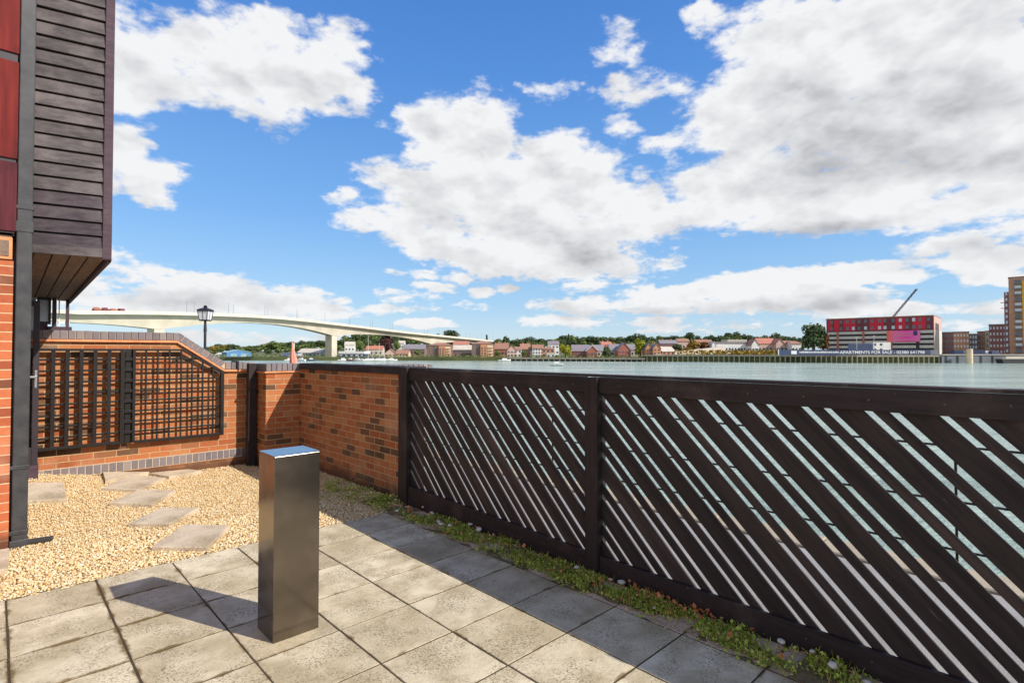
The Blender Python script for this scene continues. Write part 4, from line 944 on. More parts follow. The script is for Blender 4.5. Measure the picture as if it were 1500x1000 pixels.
def houses():
    # left bank sheds
    E = empty('warehouse', wpos(350, SH(350) + 40, terr(350, SH(350) + 40) - 1), -YAW + R(40), 'low blue metal warehouse with pale side wall left of the salmon parasol', 'warehouse')
    w = 17.0; h = top_z(516, SH(350) + 40) - E.location.z; hr = top_z(512.3, SH(350) + 40) - E.location.z
    MB().box(-w / 2, w / 2, 0, 16, 0, h).build('wall', M['shed_blue'], E); MB().prism([(-w / 2, 0, h), (w / 2, 0, h), (0, 0, hr)], (0, 16, 0)).build('gable', M['shed_blue'], E)
    MB().prism([(-w / 2 - .3, -.3, h - .05), (0, -.3, hr), (w / 2 + .3, -.3, h - .05), (w / 2 + .3, -.3, h + .15), (0, -.3, hr + .2), (-w / 2 - .3, -.3, h + .15)], (0, 16.6, 0)).build('roof', M['shed_pale'], E)
    MB().box(w / 2 + .02, w / 2 + .08, .2, 15.8, .3, h - .2).build('side_cladding', M['shed_pale'], E)
    for x in (-3.5, 3.5): MB().box(x - 2, x + 2, -.08, -.02, 1, h - 1.2).build('shutter_door', M['shed_pale'], E)
    bld('small white roofed shed at the left end of the far bank', 315, 333, 519.5, 516.5, SH(320) + 50, 'far_white', 'far_pale', 'side', 0, 12, (3, 1), cat='shed', name='shed')
    bld('long pale roofed shed right of the salmon parasol', 434, 470, 516.5, 510.5, SH(450) + 60, 'shed_grey', 'far_pale', 'side', -8, 16, (6, 1), cat='shed', name='shed')
    bld('grey roofed workshop below the long pale shed', 414, 440, 521, 516.5, SH(430) + 22, 'far_grey', 'shed_grey', 'side', 6, 10, (4, 1), cat='shed', name='shed')
    bld('boatyard shed with dark blue band under a white roof right of the bridge pier', 496, 534, 518, 514.4, SH(515) + 24, 'navy', 'far_white', 'flat', -4, 12, (5, 1), 'pale_glass', cat='shed', name='shed')
    bld('white house half hidden in the trees right of the bridge pier', 505, 519, 505, 500.5, SH(510) + 130, 'far_white', 'far_pale', 'side', 10, 8, (3, 1))
    bld('orange roofed building behind the yacht masts', 536, 560, 511.5, 506.5, SH(550) + 60, 'far_pale', 'far_redtile', 'side', 5, 10, (4, 1), chim=1)
    bld('pink walled house right of the yacht masts', 563, 580, 518, 511, SH(570) + 22, 'far_pink', 'far_tile', 'front', 8, 10, (3, 1))
    bld('pale house behind yellow bushes under the bridge', 580, 598, 518, 512.5, SH(590) + 24, 'far_cream', 'far_tile', 'side', 0, 9, (4, 1), chim=1)
    bld('dark roofed long house under the right bridge span', 590, 622, 511, 504.5, SH(605) + 70, 'far_dark', 'far_slate', 'side', 0, 11, (6, 1))
    bld('white villa high in the trees below the bridge deck', 583, 592, 502.5, 499, SH(588) + 180, 'far_white', 'far_pale', 'side', 0, 8, (2, 1))
    # brick flats
    def flats(lb, x0, x1, xs, ye, yr, Z):
        E = bld(lb, x0, x1, ye, yr, Z, 'far_dark', 'far_tile', 'hip', 0, 13, (2, 4), cat='apartment block', name='apartment_block')
        k = FPX / Z; xm = (x0 + x1) / 2; a, b = (xs - xm) / k, (x1 - 1 - xm) / k; h = top_z(ye + 1, Z) - E.location.z
        MB().box(a, a + (b - a) * .52, -1.4, 0, 0, h).build('stair_tower', M['far_orange'], E); MB().box(a + (b - a) * .55, b, -.9, 0, 0, h - .3).build('front_bay', M['far_cream'], E)
        for j in range(4):
            for x in (a + (b - a) * .14, a + (b - a) * .38): win(E, x, -1.43, 3.4 + j * (h - 3.4) / 4.4, .9, 1.1)
            MB().box(a + (b - a) * .58, b, -1.6, -.9, 3 + j * (h - 3) / 4.2, 3.15 + j * (h - 3) / 4.2).build('balcony', M['far_redtile'], E)
    flats('left one of the twin brick flats with hipped roofs under the bridge end', 627, 661, 643, 505.5, 501.5, SH(645) + 14)
    flats('right one of the twin brick flats with hipped roofs past the bridge end', 691, 723, 704, 503.5, 499.2, SH(706) + 12)
    bld('low long brick building with pale roof between the twin flats', 661, 691, 512, 505.5, SH(676) + 26, 'far_dark', 'far_pale', 'side', 0, 10, (7, 2))
    bld('pink gabled roof block behind the twin flats', 664, 686, 504.5, 499.8, SH(675) + 60, 'far_pink', 'far_redtile', 'side', 0, 10, (5, 1))
    bld('red tiled house row right of the twin flats', 724, 744, 511, 502.5, SH(733) + 34, 'far_brick', 'far_tile', 'side', -6, 10, (4, 1), chim=2)
    bld('pale gabled house right of the red tiled row', 743, 757, 513, 506, SH(750) + 20, 'far_pink', 'far_tile', 'front', 4, 10, (3, 2))
    bld('white flat fronted house behind the pale gabled house', 754, 764, 512, 508, SH(759) + 26, 'far_white', 'far_tile', 'side', 0, 8, (2, 2))
    bld('deep red brick house with chimney left of the white house', 763, 777, 511, 503.5, SH(770) + 30, 'far_red', 'far_tile', 'side', 4, 9, (3, 2), chim=2)
    bld('cream white three storey house on the waterfront', 780, 796, 510, 505, SH(788) + 28, 'far_white', 'far_tile', 'side', 0, 9, (4, 3))
    bld('white house high on the hill above the brick block', 803, 819, 504, 499.5, SH(811) + 110, 'far_white', 'far_grey', 'side', 0, 9, (3, 2))
    bld('square orange brick block standing near the water by the white house', 794, 812, 511, 507.5, SH(803) + 16, 'far_orange', 'far_tile', 'hip', -5, 10, (3, 2))
    bld('low white annex in front of the orange brick block', 801, 813, 518.5, 516.5, SH(806) + 8, 'far_white', 'far_pale', 'flat', 0, 6, (2, 1), cat='annex', name='annex')
    # the grey roofed terrace
    bld('long grey roofed terrace right of the yellow green tree', 838, 864, 514, 505, SH(850) + 26, 'far_red', 'far_grey', 'side', -4, 11, (6, 1), cat='terrace', name='terrace')
    bld('brick gable house with white bargeboard at the terrace end', 860, 875, 513.5, 506, SH(867) + 18, 'far_red', 'far_white', 'front', 0, 10, (3, 1), cat='house')
    bld('grey pitched roof house between the two brick gables', 869, 886, 513.5, 505.2, SH(878) + 26, 'far_pale', 'far_slate', 'side', 0, 10, (3, 1))
    bld('orange roofed house above the dark round bush', 882, 897, 505, 500.5, SH(890) + 48, 'far_orange', 'far_redtile', 'side', 5, 9, (3, 1), chim=2)
    bld('grey roofed house right of the dark round bush', 894, 912, 513, 504, SH(903) + 26, 'far_pale', 'far_grey', 'side', 3, 10, (3, 1), chim=1)
    bld('tall dark brick gable house left of the tall yellow tree', 905, 924, 513, 502, SH(914) + 18, 'far_red', 'far_slate', 'front', 0, 11, (4, 2))
    bld('slate roofed house behind the tall brick gable', 919, 934, 512, 504, SH(926) + 30, 'far_pale', 'far_slate', 'side', 0, 9, (3, 1))
    bld('orange brick house with pale gable, left of an attached pair', 946, 955.5, 510, 502.5, SH(951) + 16, 'far_orange', 'far_slate', 'front', 0, 10, (2, 2))
    bld('orange brick house with pale gable, right of an attached pair', 957, 968, 510, 503, SH(962) + 14, 'far_orange', 'far_slate', 'front', 0, 10, (2, 2), chim=1)
    bld('low pale roofed shed right of the orange house pair', 969, 990, 514.5, 508, SH(980) + 18, 'far_brick', 'far_pale', 'side', 14, 10, (3, 1), cat='shed', name='shed')
    bld('purple brick houses on the hill behind the low pale shed', 967, 992, 503, 498, SH(980) + 120, 'plum_brick', 'far_slate', 'side', 0, 9, (5, 1), chim=2)
    bld('dark roofed villa on the hill left of the autumn tree', 993, 1010, 500, 496, SH(1000) + 130, 'far_pink', 'far_tile', 'side', 0, 9, (3, 1))
    bld('brick house on the hill above the long white building', 1020, 1044, 501, 497.5, SH(1032) + 130, 'far_brick', 'far_tile', 'side', 0, 9, (4, 1), chim=1)
    bld('narrow white gable end at the top of the grey ramp', 1043, 1050, 504, 500.5, SH(1046) + 62, 'far_white', 'far_pale', 'front', 0, 9, (1, 1))
    bld('long white building with blue windows above the scrub bank', 1049, 1102, 503.5, 500.5, SH(1075) + 66, 'far_white', 'far_grey', 'flat', 0, 12, (12, 1), 'navy', cat='office', name='office_building')
    bld('white low roof of the hall behind the long white building', 1066, 1094, 499.5, 497.2, SH(1080) + 100, 'far_white', 'far_pale', 'flat', 0, 12, (6, 1), cat='hall', name='hall')
    bld('white gabled house at the right end of the long white building', 1101, 1112, 505, 496.8, SH(1106) + 62, 'far_white', 'far_tile', 'front', 0, 9, (2, 1))
    bld('pinkish brick house with two red roofs left of the pink gables', 1111, 1137, 503, 495.5, SH(1124) + 66, 'far_pink', 'far_redtile', 'side', 0, 9, (5, 1), chim=2)
    bld('pink gabled house near the big dark tree', 1137, 1149, 503, 496, SH(1143) + 64, 'far_pink', 'far_redtile', 'front', 0, 9, (2, 1))
    bld('small red roofed house between pink gable and white cottage', 1149, 1160, 503.5, 499, SH(1154) + 66, 'far_pink', 'far_tile', 'side', 0, 9, (2, 1))
    bld('white cottage just left of the big dark tree', 1160, 1174, 503.5, 499.5, SH(1167) + 62, 'far_white', 'far_tile', 'side', 0, 9, (3, 1))
    # right of the apartment block
    bld('small brown brick tower at the end of the apartment block', 1371, 1378, 484, 478.5, 350, 'brown_brick', 'far_dark', 'flat', 0, 8, (2, 4), cat='apartment block', name='apartment_block')
    bld('grey brown brick flats behind the dark container', 1379, 1397, 487.5, 486, 345, 'plum_brick', 'far_slate', 'flat', 0, 12, (4, 4), cat='apartment block', name='apartment_block')
    bld('red brown brick flats with flat roof behind the cream dolphin pile', 1397, 1420, 487, 485.5, 340, 'brown_brick', 'far_dark', 'flat', 0, 12, (5, 4), 'pale_glass', cat='apartment block', name='apartment_block')
    bld('blue grey glazed block between brown brick flats', 1420, 1432, 490, 488.5, 338, 'gun_grey', 'far_slate', 'flat', 0, 12, (3, 4), 'pale_glass', cat='apartment block', name='apartment_block')
    bld('dark brown flats left of the cream stair tower', 1432, 1443.5, 486.5, 485, 340, 'brown_brick', 'far_dark', 'flat', 0, 12, (3, 4), cat='apartment block', name='apartment_block')
    bld('narrow cream stair tower beside the dark flats', 1443.5, 1449, 485.5, 484, 338, 'far_cream', 'far_pale', 'flat', 0, 10, (1, 4), cat='stair tower', name='stair_tower')
    bld('dark plum flats with white windows left of the yellow tower', 1449, 1474.5, 476, 474.5, 330, 'plum_brick', 'far_slate', 'flat', 0, 14, (5, 5), 'pale_glass', cat='apartment block', name='apartment_block')
houses()
def tower():
    Z = 306; b = .0; k = Z / FPX; E = empty('apartment_tower', wpos(1479, Z, b), R(-88), 'tall brown brick tower with yellow panels and stacked balconies at the right edge', 'apartment tower')
    zt = top_z(407, Z) - b; z2 = top_z(427, Z) - b
    MB().box(0, 34, 0, 18, 0, zt).build('wall', M['brown_brick'], E); MB().box(-.2, 34.2, -.2, 18.2, zt, zt + .5).build('roof', M['far_dark'], E)
    MB().box(-2.0, 0, 1, 17, 0, z2).build('side_wing', M['plum_brick'], E)
    MB().box(5.6, 10.5, -.25, 0, 6.5, zt - 2.2).build('yellow_panel', M['yellow'], E); MB().box(16, 22, -.25, 0, 6.5, zt - 2.2).build('yellow_panel', M['yellow'], E)
    n = 13; st = (zt - 1.5) / n
    for i in range(n):
        z = .8 + i * st
        win(E, 3.9, -.05, z + st * .5, 2.6, 1.9, 'pale_glass' if i % 3 else 'dark_glass'); win(E, 14.6, -.05, z + st * .5, 2.0, 1.8)
        if z < z2 - 2: win(E, -1.0, .95, z + st * .5, .8, 1.5, 'pale_glass')
        bl_ = MB().box(2.3, 5.4, -1.1, 0, z + .05, z + .22); bo = bl_.build('balcony', M['far_dark'], E); MB().box(2.3, 5.4, -1.12, -1.06, z + .5, z + 1.15).build('balcony_rail', M['gun_grey'], bo)
        if i in (4, 5, 8, 9): MB().box(-3.6, -2.0, 2, 5, z, z + .2).build('balcony', M['far_dark'], E)
tower()
def car_park():
    ZR, ZL = 315., 353.; R_ = Vector(((1368 - 750) / FPX * ZR, ZR, 0)); L_ = Vector(((1211 - 750) / FPX * ZL, ZL, 0)); e = R_ - L_; W = e.length
    ang = math.atan2(e.y, e.x); b = 0.05
    E = empty('car_park_block', wpos(1211, ZL, b), -YAW + ang, 'long block with striped open parking decks under a red and maroon clad top', 'apartment block')
    D = 40; zt = top_z(461, ZR) - b; zr = top_z(482.5, ZR) - b
    MB().box(0, W, .8, D, 0, zr).build('deck_core', M['deck_dark'], E)
    MB().box(0, W, 0, D, zr, zt - .7).build('upper_floors', M['maroon'], E); MB().box(-.2, W + .2, -.2, D + .2, zt - .7, zt).build('roof', M['far_tile'], E)
    MB().box(W, W + .35, -.1, D, 0, zt - .72).build('end_wall', M['far_pink'], E); MB().box(W + .351, W + .45, 2, D, 0, zr).build('end_cladding', M['conc_white'], E)
    n = 5; st = zr / n
    for i in range(n): MB().box(.0, W - .05, .0, .8, st * i + st * .36, st * i + st * .92).build('parapet_band', M['conc_white'], E)
    def X(px):                             # picture column on this facade -> distance along it
        t = (px - 750) / FPX; return W * (t * L_.y - L_.x) / ((e.x) - t * e.y)
    for px in (1227.5, 1265, 1306): MB().box(X(px - 1.6), X(px + 1.6), -.25, .0, 0, zr).build('brick_pier', M['far_redtile'], E)
    MB().box(X(1342), X(1347), -.2, .0, 0, zr - .02).build('stair_core', M['deck_dark'], E)
    for a, c in ((1213, 1219), (1222, 1230), (1236, 1254), (1274, 1294.5), (1312, 1327), (1337, 1357)): MB().box(X(a), X(c), -.12, .0, zr + .5, zt - 1.0).build('red_panel', M['scarlet'], E)
    hz = (zt - zr) / 2
    for px in (1219, 1232.5, 1242, 1250.5, 1259, 1268.5, 1278, 1289, 1297, 1309, 1319.5, 1329.5, 1339, 1348.5, 1361):
        for j in (0, 1): win(E, X(px), -.16, zr + hz * (j + .52) - .35, 1.5, 2.0, 'pale_glass' if rnd.random() < .3 else 'gun_grey')
    # banner
    x0, x1 = X(1299.5), X(1348.5); z0, z1 = top_z(500.5, 325) - b, top_z(484, 325) - b
    t = NT('banner_print'); xs = t.sep(t.ob())[0]; c = t.ramp(t.math('DIVIDE', xs, x1 - x0), [(0, lin(255, 120, 76)), (.25, lin(255, 120, 176)), (.6, lin(255, 72, 176)), (1, lin(250, 120, 190))]); mb_ = t.out(c, .7)
    Bn = MB().box(0, x1 - x0, 0, .12, 0, z1 - z0).build('advertising_banner', mb_, E, loc=(x0, -.5, z0))
    MB().box((x1 - x0) * .80, (x1 - x0) * .92, -.03, 0, (z1 - z0) * .55, z1 - z0 - .3).build('dark_square', M['navy'], Bn)
    for f0, f1, q in ((.28, .74, .70), (.28, .74, .50), (.2, .95, .16)):
        i = f0
        while i < f1: MB().box((x1 - x0) * i, (x1 - x0) * (i + .03), -.03, 0, (z1 - z0) * q, (z1 - z0) * (q + .09)).build('white_mark', M['far_pink'], Bn) if False else None; i += .04
    m2 = MB()
    for f0, f1, q in ((.28, .74, .72), (.28, .74, .52), (.2, .95, .16)):
        i = f0
        while i < f1: m2.box((x1 - x0) * i, (x1 - x0) * (i + .022), -.03, 0, (z1 - z0) * q, (z1 - z0) * (q + .07)); i += .03
    m2.build('print_lines', M['far_pink'], Bn)
car_park()
def crane():
    Z = 372; E = empty('mobile_crane', wpos(1312, Z, .1), -YAW, 'crane boom slanting up behind the red topped block', 'crane')
    MB().box(-7, 3, -1.4, 1.4, .9, 2.1).build('chassis', M['gun_grey'], E); MB().box(-2, 3, -1.3, 1.3, 2.15, 4).build('cab', M['gun_grey'], E)
    for x in (-6, -4.2, -1, 1.6): MB().tube([(x, -1.5, .6), (x, 1.5, .6)], .6, 12).build('wheel', M['deck_dark'], E)
    base = Vector((-2, 0, 3.6)); tip = Vector(((1343.5 - 1312) / FPX * Z, 0, top_z(424, Z) - .1)); near = Vector(((1310 - 1312) / FPX * Z, 0, top_z(463, Z) - .1)); d = (tip - near).normalized()
    base = near - d * ((near.z - 3.6) / d.z); mb = MB(); s = Vector((0, .55, 0)); u = d.cross(Vector((0, 1, 0))).normalized() * .55
    for a in (-1, 1):
        for c in (-1, 1): mb.bar(base + s * a + u * c, tip + s * a * .6 + u * c * .6, .22, .22)
    L_ = (tip - base).length; k = 0
    while k * 1.6 < L_ - 1.6:
        p, q = base + d * k * 1.6, base + d * (k + 1) * 1.6; sg = 1 if k % 2 else -1
        mb.bar(p + u * sg + s, q - u * sg + s, .14, .14); mb.bar(p + u * sg - s, q - u * sg - s, .14, .14); k += 1
    mb.build('boom', M['steel_grey'], E); MB().box(-.6, .6, -.5, .5, -.6, .5).build('boom_head', M['steel_grey'], E, loc=tip)
crane()

# ------------------------------------------------------------------ quays
def quay(label, px0, px1, ztop, n, name, deckm, facem, off=0., inset=1.6):
    pts = [(px, SH(px) + off) for px in np.linspace(px0, px1, 8)]
    m0 = wpos((px0 + px1) / 2, SH((px0 + px1) / 2) + off, 0); E = empty(name, m0, 0, label, name.split('_')[-1])
    T = lambda px, Z, z: wpos(px, Z, z) - m0
    mb, mf = MB(), MB()
    for (a, za), (c, zc) in zip(pts, pts[1:]):
        mb.add([T(a, za - 1.5, ztop - .9), T(c, zc - 1.5, ztop - .9), T(c, zc + 6, ztop - .9), T(a, za + 6, ztop - .9), T(a, za - 1.5, ztop), T(c, zc - 1.5, ztop), T(c, zc + 6, ztop), T(a, za + 6, ztop)], [(0, 1, 5, 4), (4, 5, 6, 7), (3, 2, 1, 0), (2, 3, 7, 6), (1, 2, 6, 5), (3, 0, 4, 7)])
        mf.add([T(a, za + inset, -6), T(c, zc + inset, -6), T(c, zc + inset, ztop - .9), T(a, za + inset, ztop - .9)], [(0, 1, 2, 3)])
    mb.build('deck', M[deckm], E); mf.build('back_wall', M[facem], E)
    pm = None
    for i in range(n):
        px = px0 + (px1 - px0) * (i + .5) / n; p = T(px, SH(px) + off - 1.2, 0)
        if pm is None: pm = MB().tube([(0, 0, -6), (0, 0, ztop - .3)], .3, 8).build('pile', M['pile'], E); o = pm
        else: o = pm.copy(); COL.objects.link(o); o.parent = E
        o.location = (p.x, p.y, 0); o.scale = (rnd.uniform(.8, 1.3), rnd.uniform(.8, 1.3), 1)
    return E
quay('long timber piled quay below the hoarding and scrub bank', 944, 1379, .1, 58, 'piled_quay', 'pile', 'pile_dark')
quay('low timber jetty on piles in front of the brick terraces', 735, 945, -1.9, 26, 'timber_jetty', 'pile', 'pile_dark', -4)
E = empty('concrete_quay', wpos(1425, 279, 0), -YAW, 'plain grey concrete quay wall below the containers', 'quay'); MB().box(-16, 40, 0, 8, -6, .1).build('wall', M['gun_grey'], E); MB().box(-16, 40, -.3, 8, .11, .5).build('kerb', M['far_pale'], E)
for k in range(6): MB().box(-14 + k * 6, -13.5 + k * 6, -.35, -.02, -5, 0).build('fender', M['pile_dark'], E)
# grey ramp behind the quay
def ramp_poly():
    a = [wpos(960, SH(960) + 12, .15), wpos(1062, SH(1062) + 55, top_z(507.5, SH(1062) + 55)), wpos(1062, SH(1062) + 64, top_z(506.5, SH(1062) + 55)), wpos(960, SH(960) + 22, .6)]
    mb = MB(); vs = a + [p + Vector((0, 0, -4)) for p in a]; mb.add(vs, [(0, 1, 2, 3), (4, 5, 1, 0), (5, 6, 2, 1), (6, 7, 3, 2), (7, 4, 0, 3)]); tag(mb.build('slipway_road', M['far_pale']), kind='structure')
ramp_poly()
def hoarding():
    Z = 284; E = empty('site_hoarding', wpos(1257, Z, .1), -YAW, 'long navy hoarding along the quay with white lettering', 'hoarding'); k = Z / FPX; h = 2.75
    X = lambda px: (px - 1257) * k
    MB().box(X(1141), X(1363), 0, .15, .0, h).build('panel', M['navy'], E); MB().box(X(1363.2), X(1374), 0, .15, 0, h - .1).build('end_panel', M['gun_grey'], E)
    MB().box(X(1140), X(1141), -.1, .3, 0, h + .4).build('post', M['far_white'], E)
    MB().box(X(1159), X(1167), -.06, -.01, .5, h - .5).build('white_poster', M['far_white'], E)
    def text(s, x0, x1, z, name):
        c = bpy.data.curves.new(name, 'FONT'); c.body = s; c.size = 1; c.extrude = .03; c.offset = .018
        o = bpy.data.objects.new(name, c); COL.objects.link(o); bpy.context.view_layer.update(); w = o.dimensions.x; hh = o.dimensions.y
        me = bpy.data.meshes.new_from_object(o); bpy.data.objects.remove(o); o = link(name, me, M['far_white'], E)
        sx = (x1 - x0) / w; o.scale = (sx, 1.45 / .72, 1); o.rotation_euler = (R(90), 0, 0); o.location = (x0, -.05, z); return o
    text('APARTMENTS FOR SALE - 02380 641798', X(1230), X(1354.5), .75, 'lettering')
    mb = MB(); x = X(1171)
    while x < X(1227):
        w = rnd.uniform(.3, .75); mb.box(x, x + w, -.06, -.01, 1.15, 1.15 + rnd.choice((.6, .75))); x += w + rnd.choice((.12, .12, .2))
    mb.build('faded_lettering', M['far_white'], E)
hoarding()
def cabins():
    Z = 300
    E = empty('site_cabins', wpos(1292, Z, .1), -YAW, 'white site office cabin with dark windows in front of the parking decks', 'cabin'); k = Z / FPX; h = top_z(501.5, Z)
    MB().box(-4.9, 4.9, 0, 3, 0, h).build('wall', M['far_white'], E); MB().box(-5, 5, -.1, 3.1, h, h + .2).build('roof', M['far_pale'], E)
    for x in (-3.8, -.4): 
        for z in (3.0, h - 1.2): win(E, x, -.03, z, 1.3, 1.2)
    E = empty('blue_screen', wpos(1261, 298, .1), -YAW, 'dark blue site screen left of the white cabin', 'screen'); h = top_z(503.5, 298)
    MB().box(-6.8, 6.8, 0, .2, 0, h).build('panel', M['navy'], E); MB().box(-6.9, 6.9, .2, .35, h - .3, h + .1).build('top_rail', M['gun_grey'], E)
    for px, yt, lb in ((1255, 494, 'thin pale lamp column in front of the striped decks, left of the banner'), (1280.5, 492, 'thin pale lamp column at the left edge of the white cabin')):
        E = empty('lamp_column', wpos(px, 290, .1), -YAW, lb, 'lamp column'); z = top_z(yt, 290) - .1
        MB().tube([(0, 0, 0), (0, 0, z)], [.16, .1], 8).build('post', M['conc_white'], E); MB().box(-.5, .5, -.15, .15, z, z + .15).build('lamp_head', M['conc_white'], E)
    def container(px, w, m, lb):
        E = empty('shipping_container', wpos(px, 283, .11), -YAW, lb, 'container'); MB().box(-w / 2, w / 2, 0, 2.4, 0, 2.6).build('body', M[m], E)
        mb = MB(); x = -w / 2 + .2
        while x < w / 2 - .2: mb.box(x, x + .12, -.05, 0, .15, 2.45); x += .3
        mb.build('ribs', M[m], E)
    container(1405, 5, 'navy', 'short dark container left of the cream dolphin pile'); container(1434, 7, 'navy', 'long dark container right of the cream dolphin pile')
    E = empty('dolphin_pile', wpos(1420.3, 275, -6), -YAW, 'thick cream painted mooring pile standing in front of the concrete quay', 'mooring pile')
    MB().tube([(0, 0, 0), (0, 0, 9.0)], 1.3, 16).build('pile', M['far_cream'], E); MB().tube([(0, 0, 9.0), (0, 0, 9.3)], [1.4, 1.2], 16).build('cap', M['far_pale'], E)
    def van(px, Z, m, lb, w=5.0):
        E = empty('parked_van', wpos(px, Z, .11), -YAW, lb, 'van')
        MB().prism([(-w / 2, 0, .4), (w / 2, 0, .4), (w / 2, 0, 1.2), (w / 2 - .9, 0, 1.4), (w / 2 - 1.5, 0, 2.2), (-w / 2, 0, 2.2)], (0, 1.9, 0)).build('body', M[m], E, .08)
        for x in (-w / 2 + .9, w / 2 - 1): MB().tube([(x, -.03, .36), (x, 1.93, .36)], .36, 12).build('wheel', M['deck_dark'], E)
        MB().box(w / 2 - 2.0, w / 2 - 1.25, -.02, .0, 1.35, 2.0).build('side_window', M['dark_glass'], E)
    van(1449, 284, 'far_white', 'white van parked beside the dark container on the quay'); van(1459, 282, 'navy', 'dark blue van parked nose to tail with the white van', 4.4)
    E = empty('moored_barge', wpos(1488, 272, WATER), -YAW, 'dark hulled barge with pale deckhouse moored at the right edge', 'barge')
    MB().prism([(-6, 0, -.4), (9, 0, -.4), (9.5, 0, 2.2), (-7, 0, 2.2)], (0, 4, 0)).build('hull', M['deck_dark'], E); MB().box(-4.5, 9, .5, 3.5, 2.2, 3.5).build('deckhouse', M['far_pale'], E); MB().box(-6.5, 9.3, .1, 3.9, 2.2, 2.4).build('deck', M['far_pale'], E)
cabins()

# ------------------------------------------------------------------ boats
def hull(mb, L_, B_, H_, sh=.25):
    st = [(-.5, .8, .0), (-.2, 1, .0), (.15, .95, .02), (.38, .55, .12), (.5, .03, .3)]; vs = []
    for f, b, rise in st:
        for y, z in ((-.5 * b, 1 + rise * sh * 4), (-.42 * b, .35 + rise), (0, -.15 + rise * 1.6), (.42 * b, .35 + rise), (.5 * b, 1 + rise * sh * 4)): vs.append((f * L_, y * B_, z * H_))
    fs = [(i * 5 + k, i * 5 + k + 1, (i + 1) * 5 + k + 1, (i + 1) * 5 + k) for i in range(4) for k in range(4)] + [(i * 5 + 4, i * 5, (i + 1) * 5, (i + 1) * 5 + 4) for i in range(4)] + [(4, 3, 2, 1, 0), (20, 21, 22, 23, 24)]
    mb.add(vs, fs)
def yacht(px, Z, ytop, lb, rot, L_=9, lean=0):
    E = empty('sailing_yacht', wpos(px, Z, WATER), -YAW + R(rot), lb, 'yacht'); E.rotation_euler.x = R(lean)
    mb = MB(); hull(mb, L_, L_ * .3, 1.1); mb.build('hull', M['hull_white'], E); MB().prism([(-.18 * L_, -.6, 1.1), (.2 * L_, -.6, 1.1), (.12 * L_, -.6, 1.6), (-.16 * L_, -.6, 1.65)], (0, 1.2, 0)).build('cabin', M['hull_white'], E)
    z = top_z(ytop, Z) - WATER; m = MB().tube([(0.05 * L_, 0, .9), (.05 * L_, 0, z)], [.13, .09], 8).build('mast', M['conc_white'], E); MB().tube([(.05 * L_, 0, 2.2), (-.38 * L_, 0, 2.3)], .12, 8).build('boom', M['navy'], E)
    mb = MB()
    for x in (.48 * L_, -.48 * L_): mb.tube([(.05 * L_, 0, z - .2), (x, 0, 1.2)], .03, 4)
    mb.build('rigging', M['steel_grey'], E)
yacht(538.5, 340, 490.5, 'white yacht with the tallest bare mast on the far bank', 65, 11); yacht(554.5, 345, 502.5, 'white yacht with shorter mast right of the tallest masted yacht', 20, 9)
yacht(545, 350, 513, 'small white yacht with the shortest mast between two taller masts', -20, 7); yacht(562, 352, 508.5, 'white yacht at the right end of the moored yacht row', 15, 8); yacht(524, 350, 511, 'white yacht left of the tallest masted yacht', -15, 8)
def motorboat(px, Z, lb, rot, L_=6, m='hull_white', nm='moored_motorboat', group=None):
    E = empty(nm, wpos(px, Z, WATER), -YAW + R(rot), lb, 'motorboat', group); mb = MB(); hull(mb, L_, L_ * .36, .9); mb.build('hull', M[m], E)
    MB().prism([(-.2 * L_, -.6, .9), (.24 * L_, -.6, .95), (.1 * L_, -.6, 1.75), (-.16 * L_, -.6, 1.8)], (0, 1.2, 0)).build('cabin', M['hull_white'], E, .05); MB().prism([(.23 * L_, -.55, 1.05), (.235 * L_, -.55, 1.05), (.115 * L_, -.55, 1.7), (.11 * L_, -.55, 1.7)], (0, 1.1, 0)).build('windscreen', M['dark_glass'], E); return E
for px, Z, L_, rot, m, lb in ((424, 350, 6, 30, 'hull_white', 'white motorboat moored just right of the salmon parasol'), (441, 356, 7, 160, 'hull_white', 'white motorboat moored below the long pale shed'), (456, 350, 6, 10, 'navy', 'dark hulled motorboat moored left of the bridge pier'), (503, 352, 7, 20, 'hull_white', 'white motorboat moored right of the bridge pier fender'), (513, 346, 5.5, 170, 'maroon', 'red hulled motorboat moored left of the yacht masts'), (574, 350, 7, 10, 'hull_white', 'white motorboat moored right of the yacht masts'), (739, 338, 8, 15, 'hull_white', 'white motorboat moored at the left end of the timber jetty')):
    motorboat(px, Z, lb, rot, L_, m)
motorboat(815, 222, 'white speedboat under way in mid river with a pale wake', 172, 5.6, nm='speedboat').rotation_euler.y = R(4)
def wake():
    t = NT('wake_foam'); v = t.ob(); a = t.step(t.noise(t.map(v, (.25, 1.4, 1)), 1.6, 5, .65), .42, .66); xs = t.sep(v)[0]
    a = t.math('MULTIPLY', a, t.math('SUBTRACT', 1, t.step(xs, 4, 42))); t.set(t.p.inputs['Alpha'], a); m = t.out(lin(236, 240, 238), .6)
    n = 24; vs = []
    for i in range(n + 1):
        x = 2.5 + i * 1.8; vs += [(x, -1.0 - .06 * i, 0), (x, 1.0 + .06 * i, 0)]
    o = MB().add(vs, [(2 * i, 2 * i + 2, 2 * i + 3, 2 * i + 1) for i in range(n)]).build('wake_foam', m, loc=wpos(815, 222, WATER + .03), rz=-YAW); tag(o, kind='stuff')
wake()

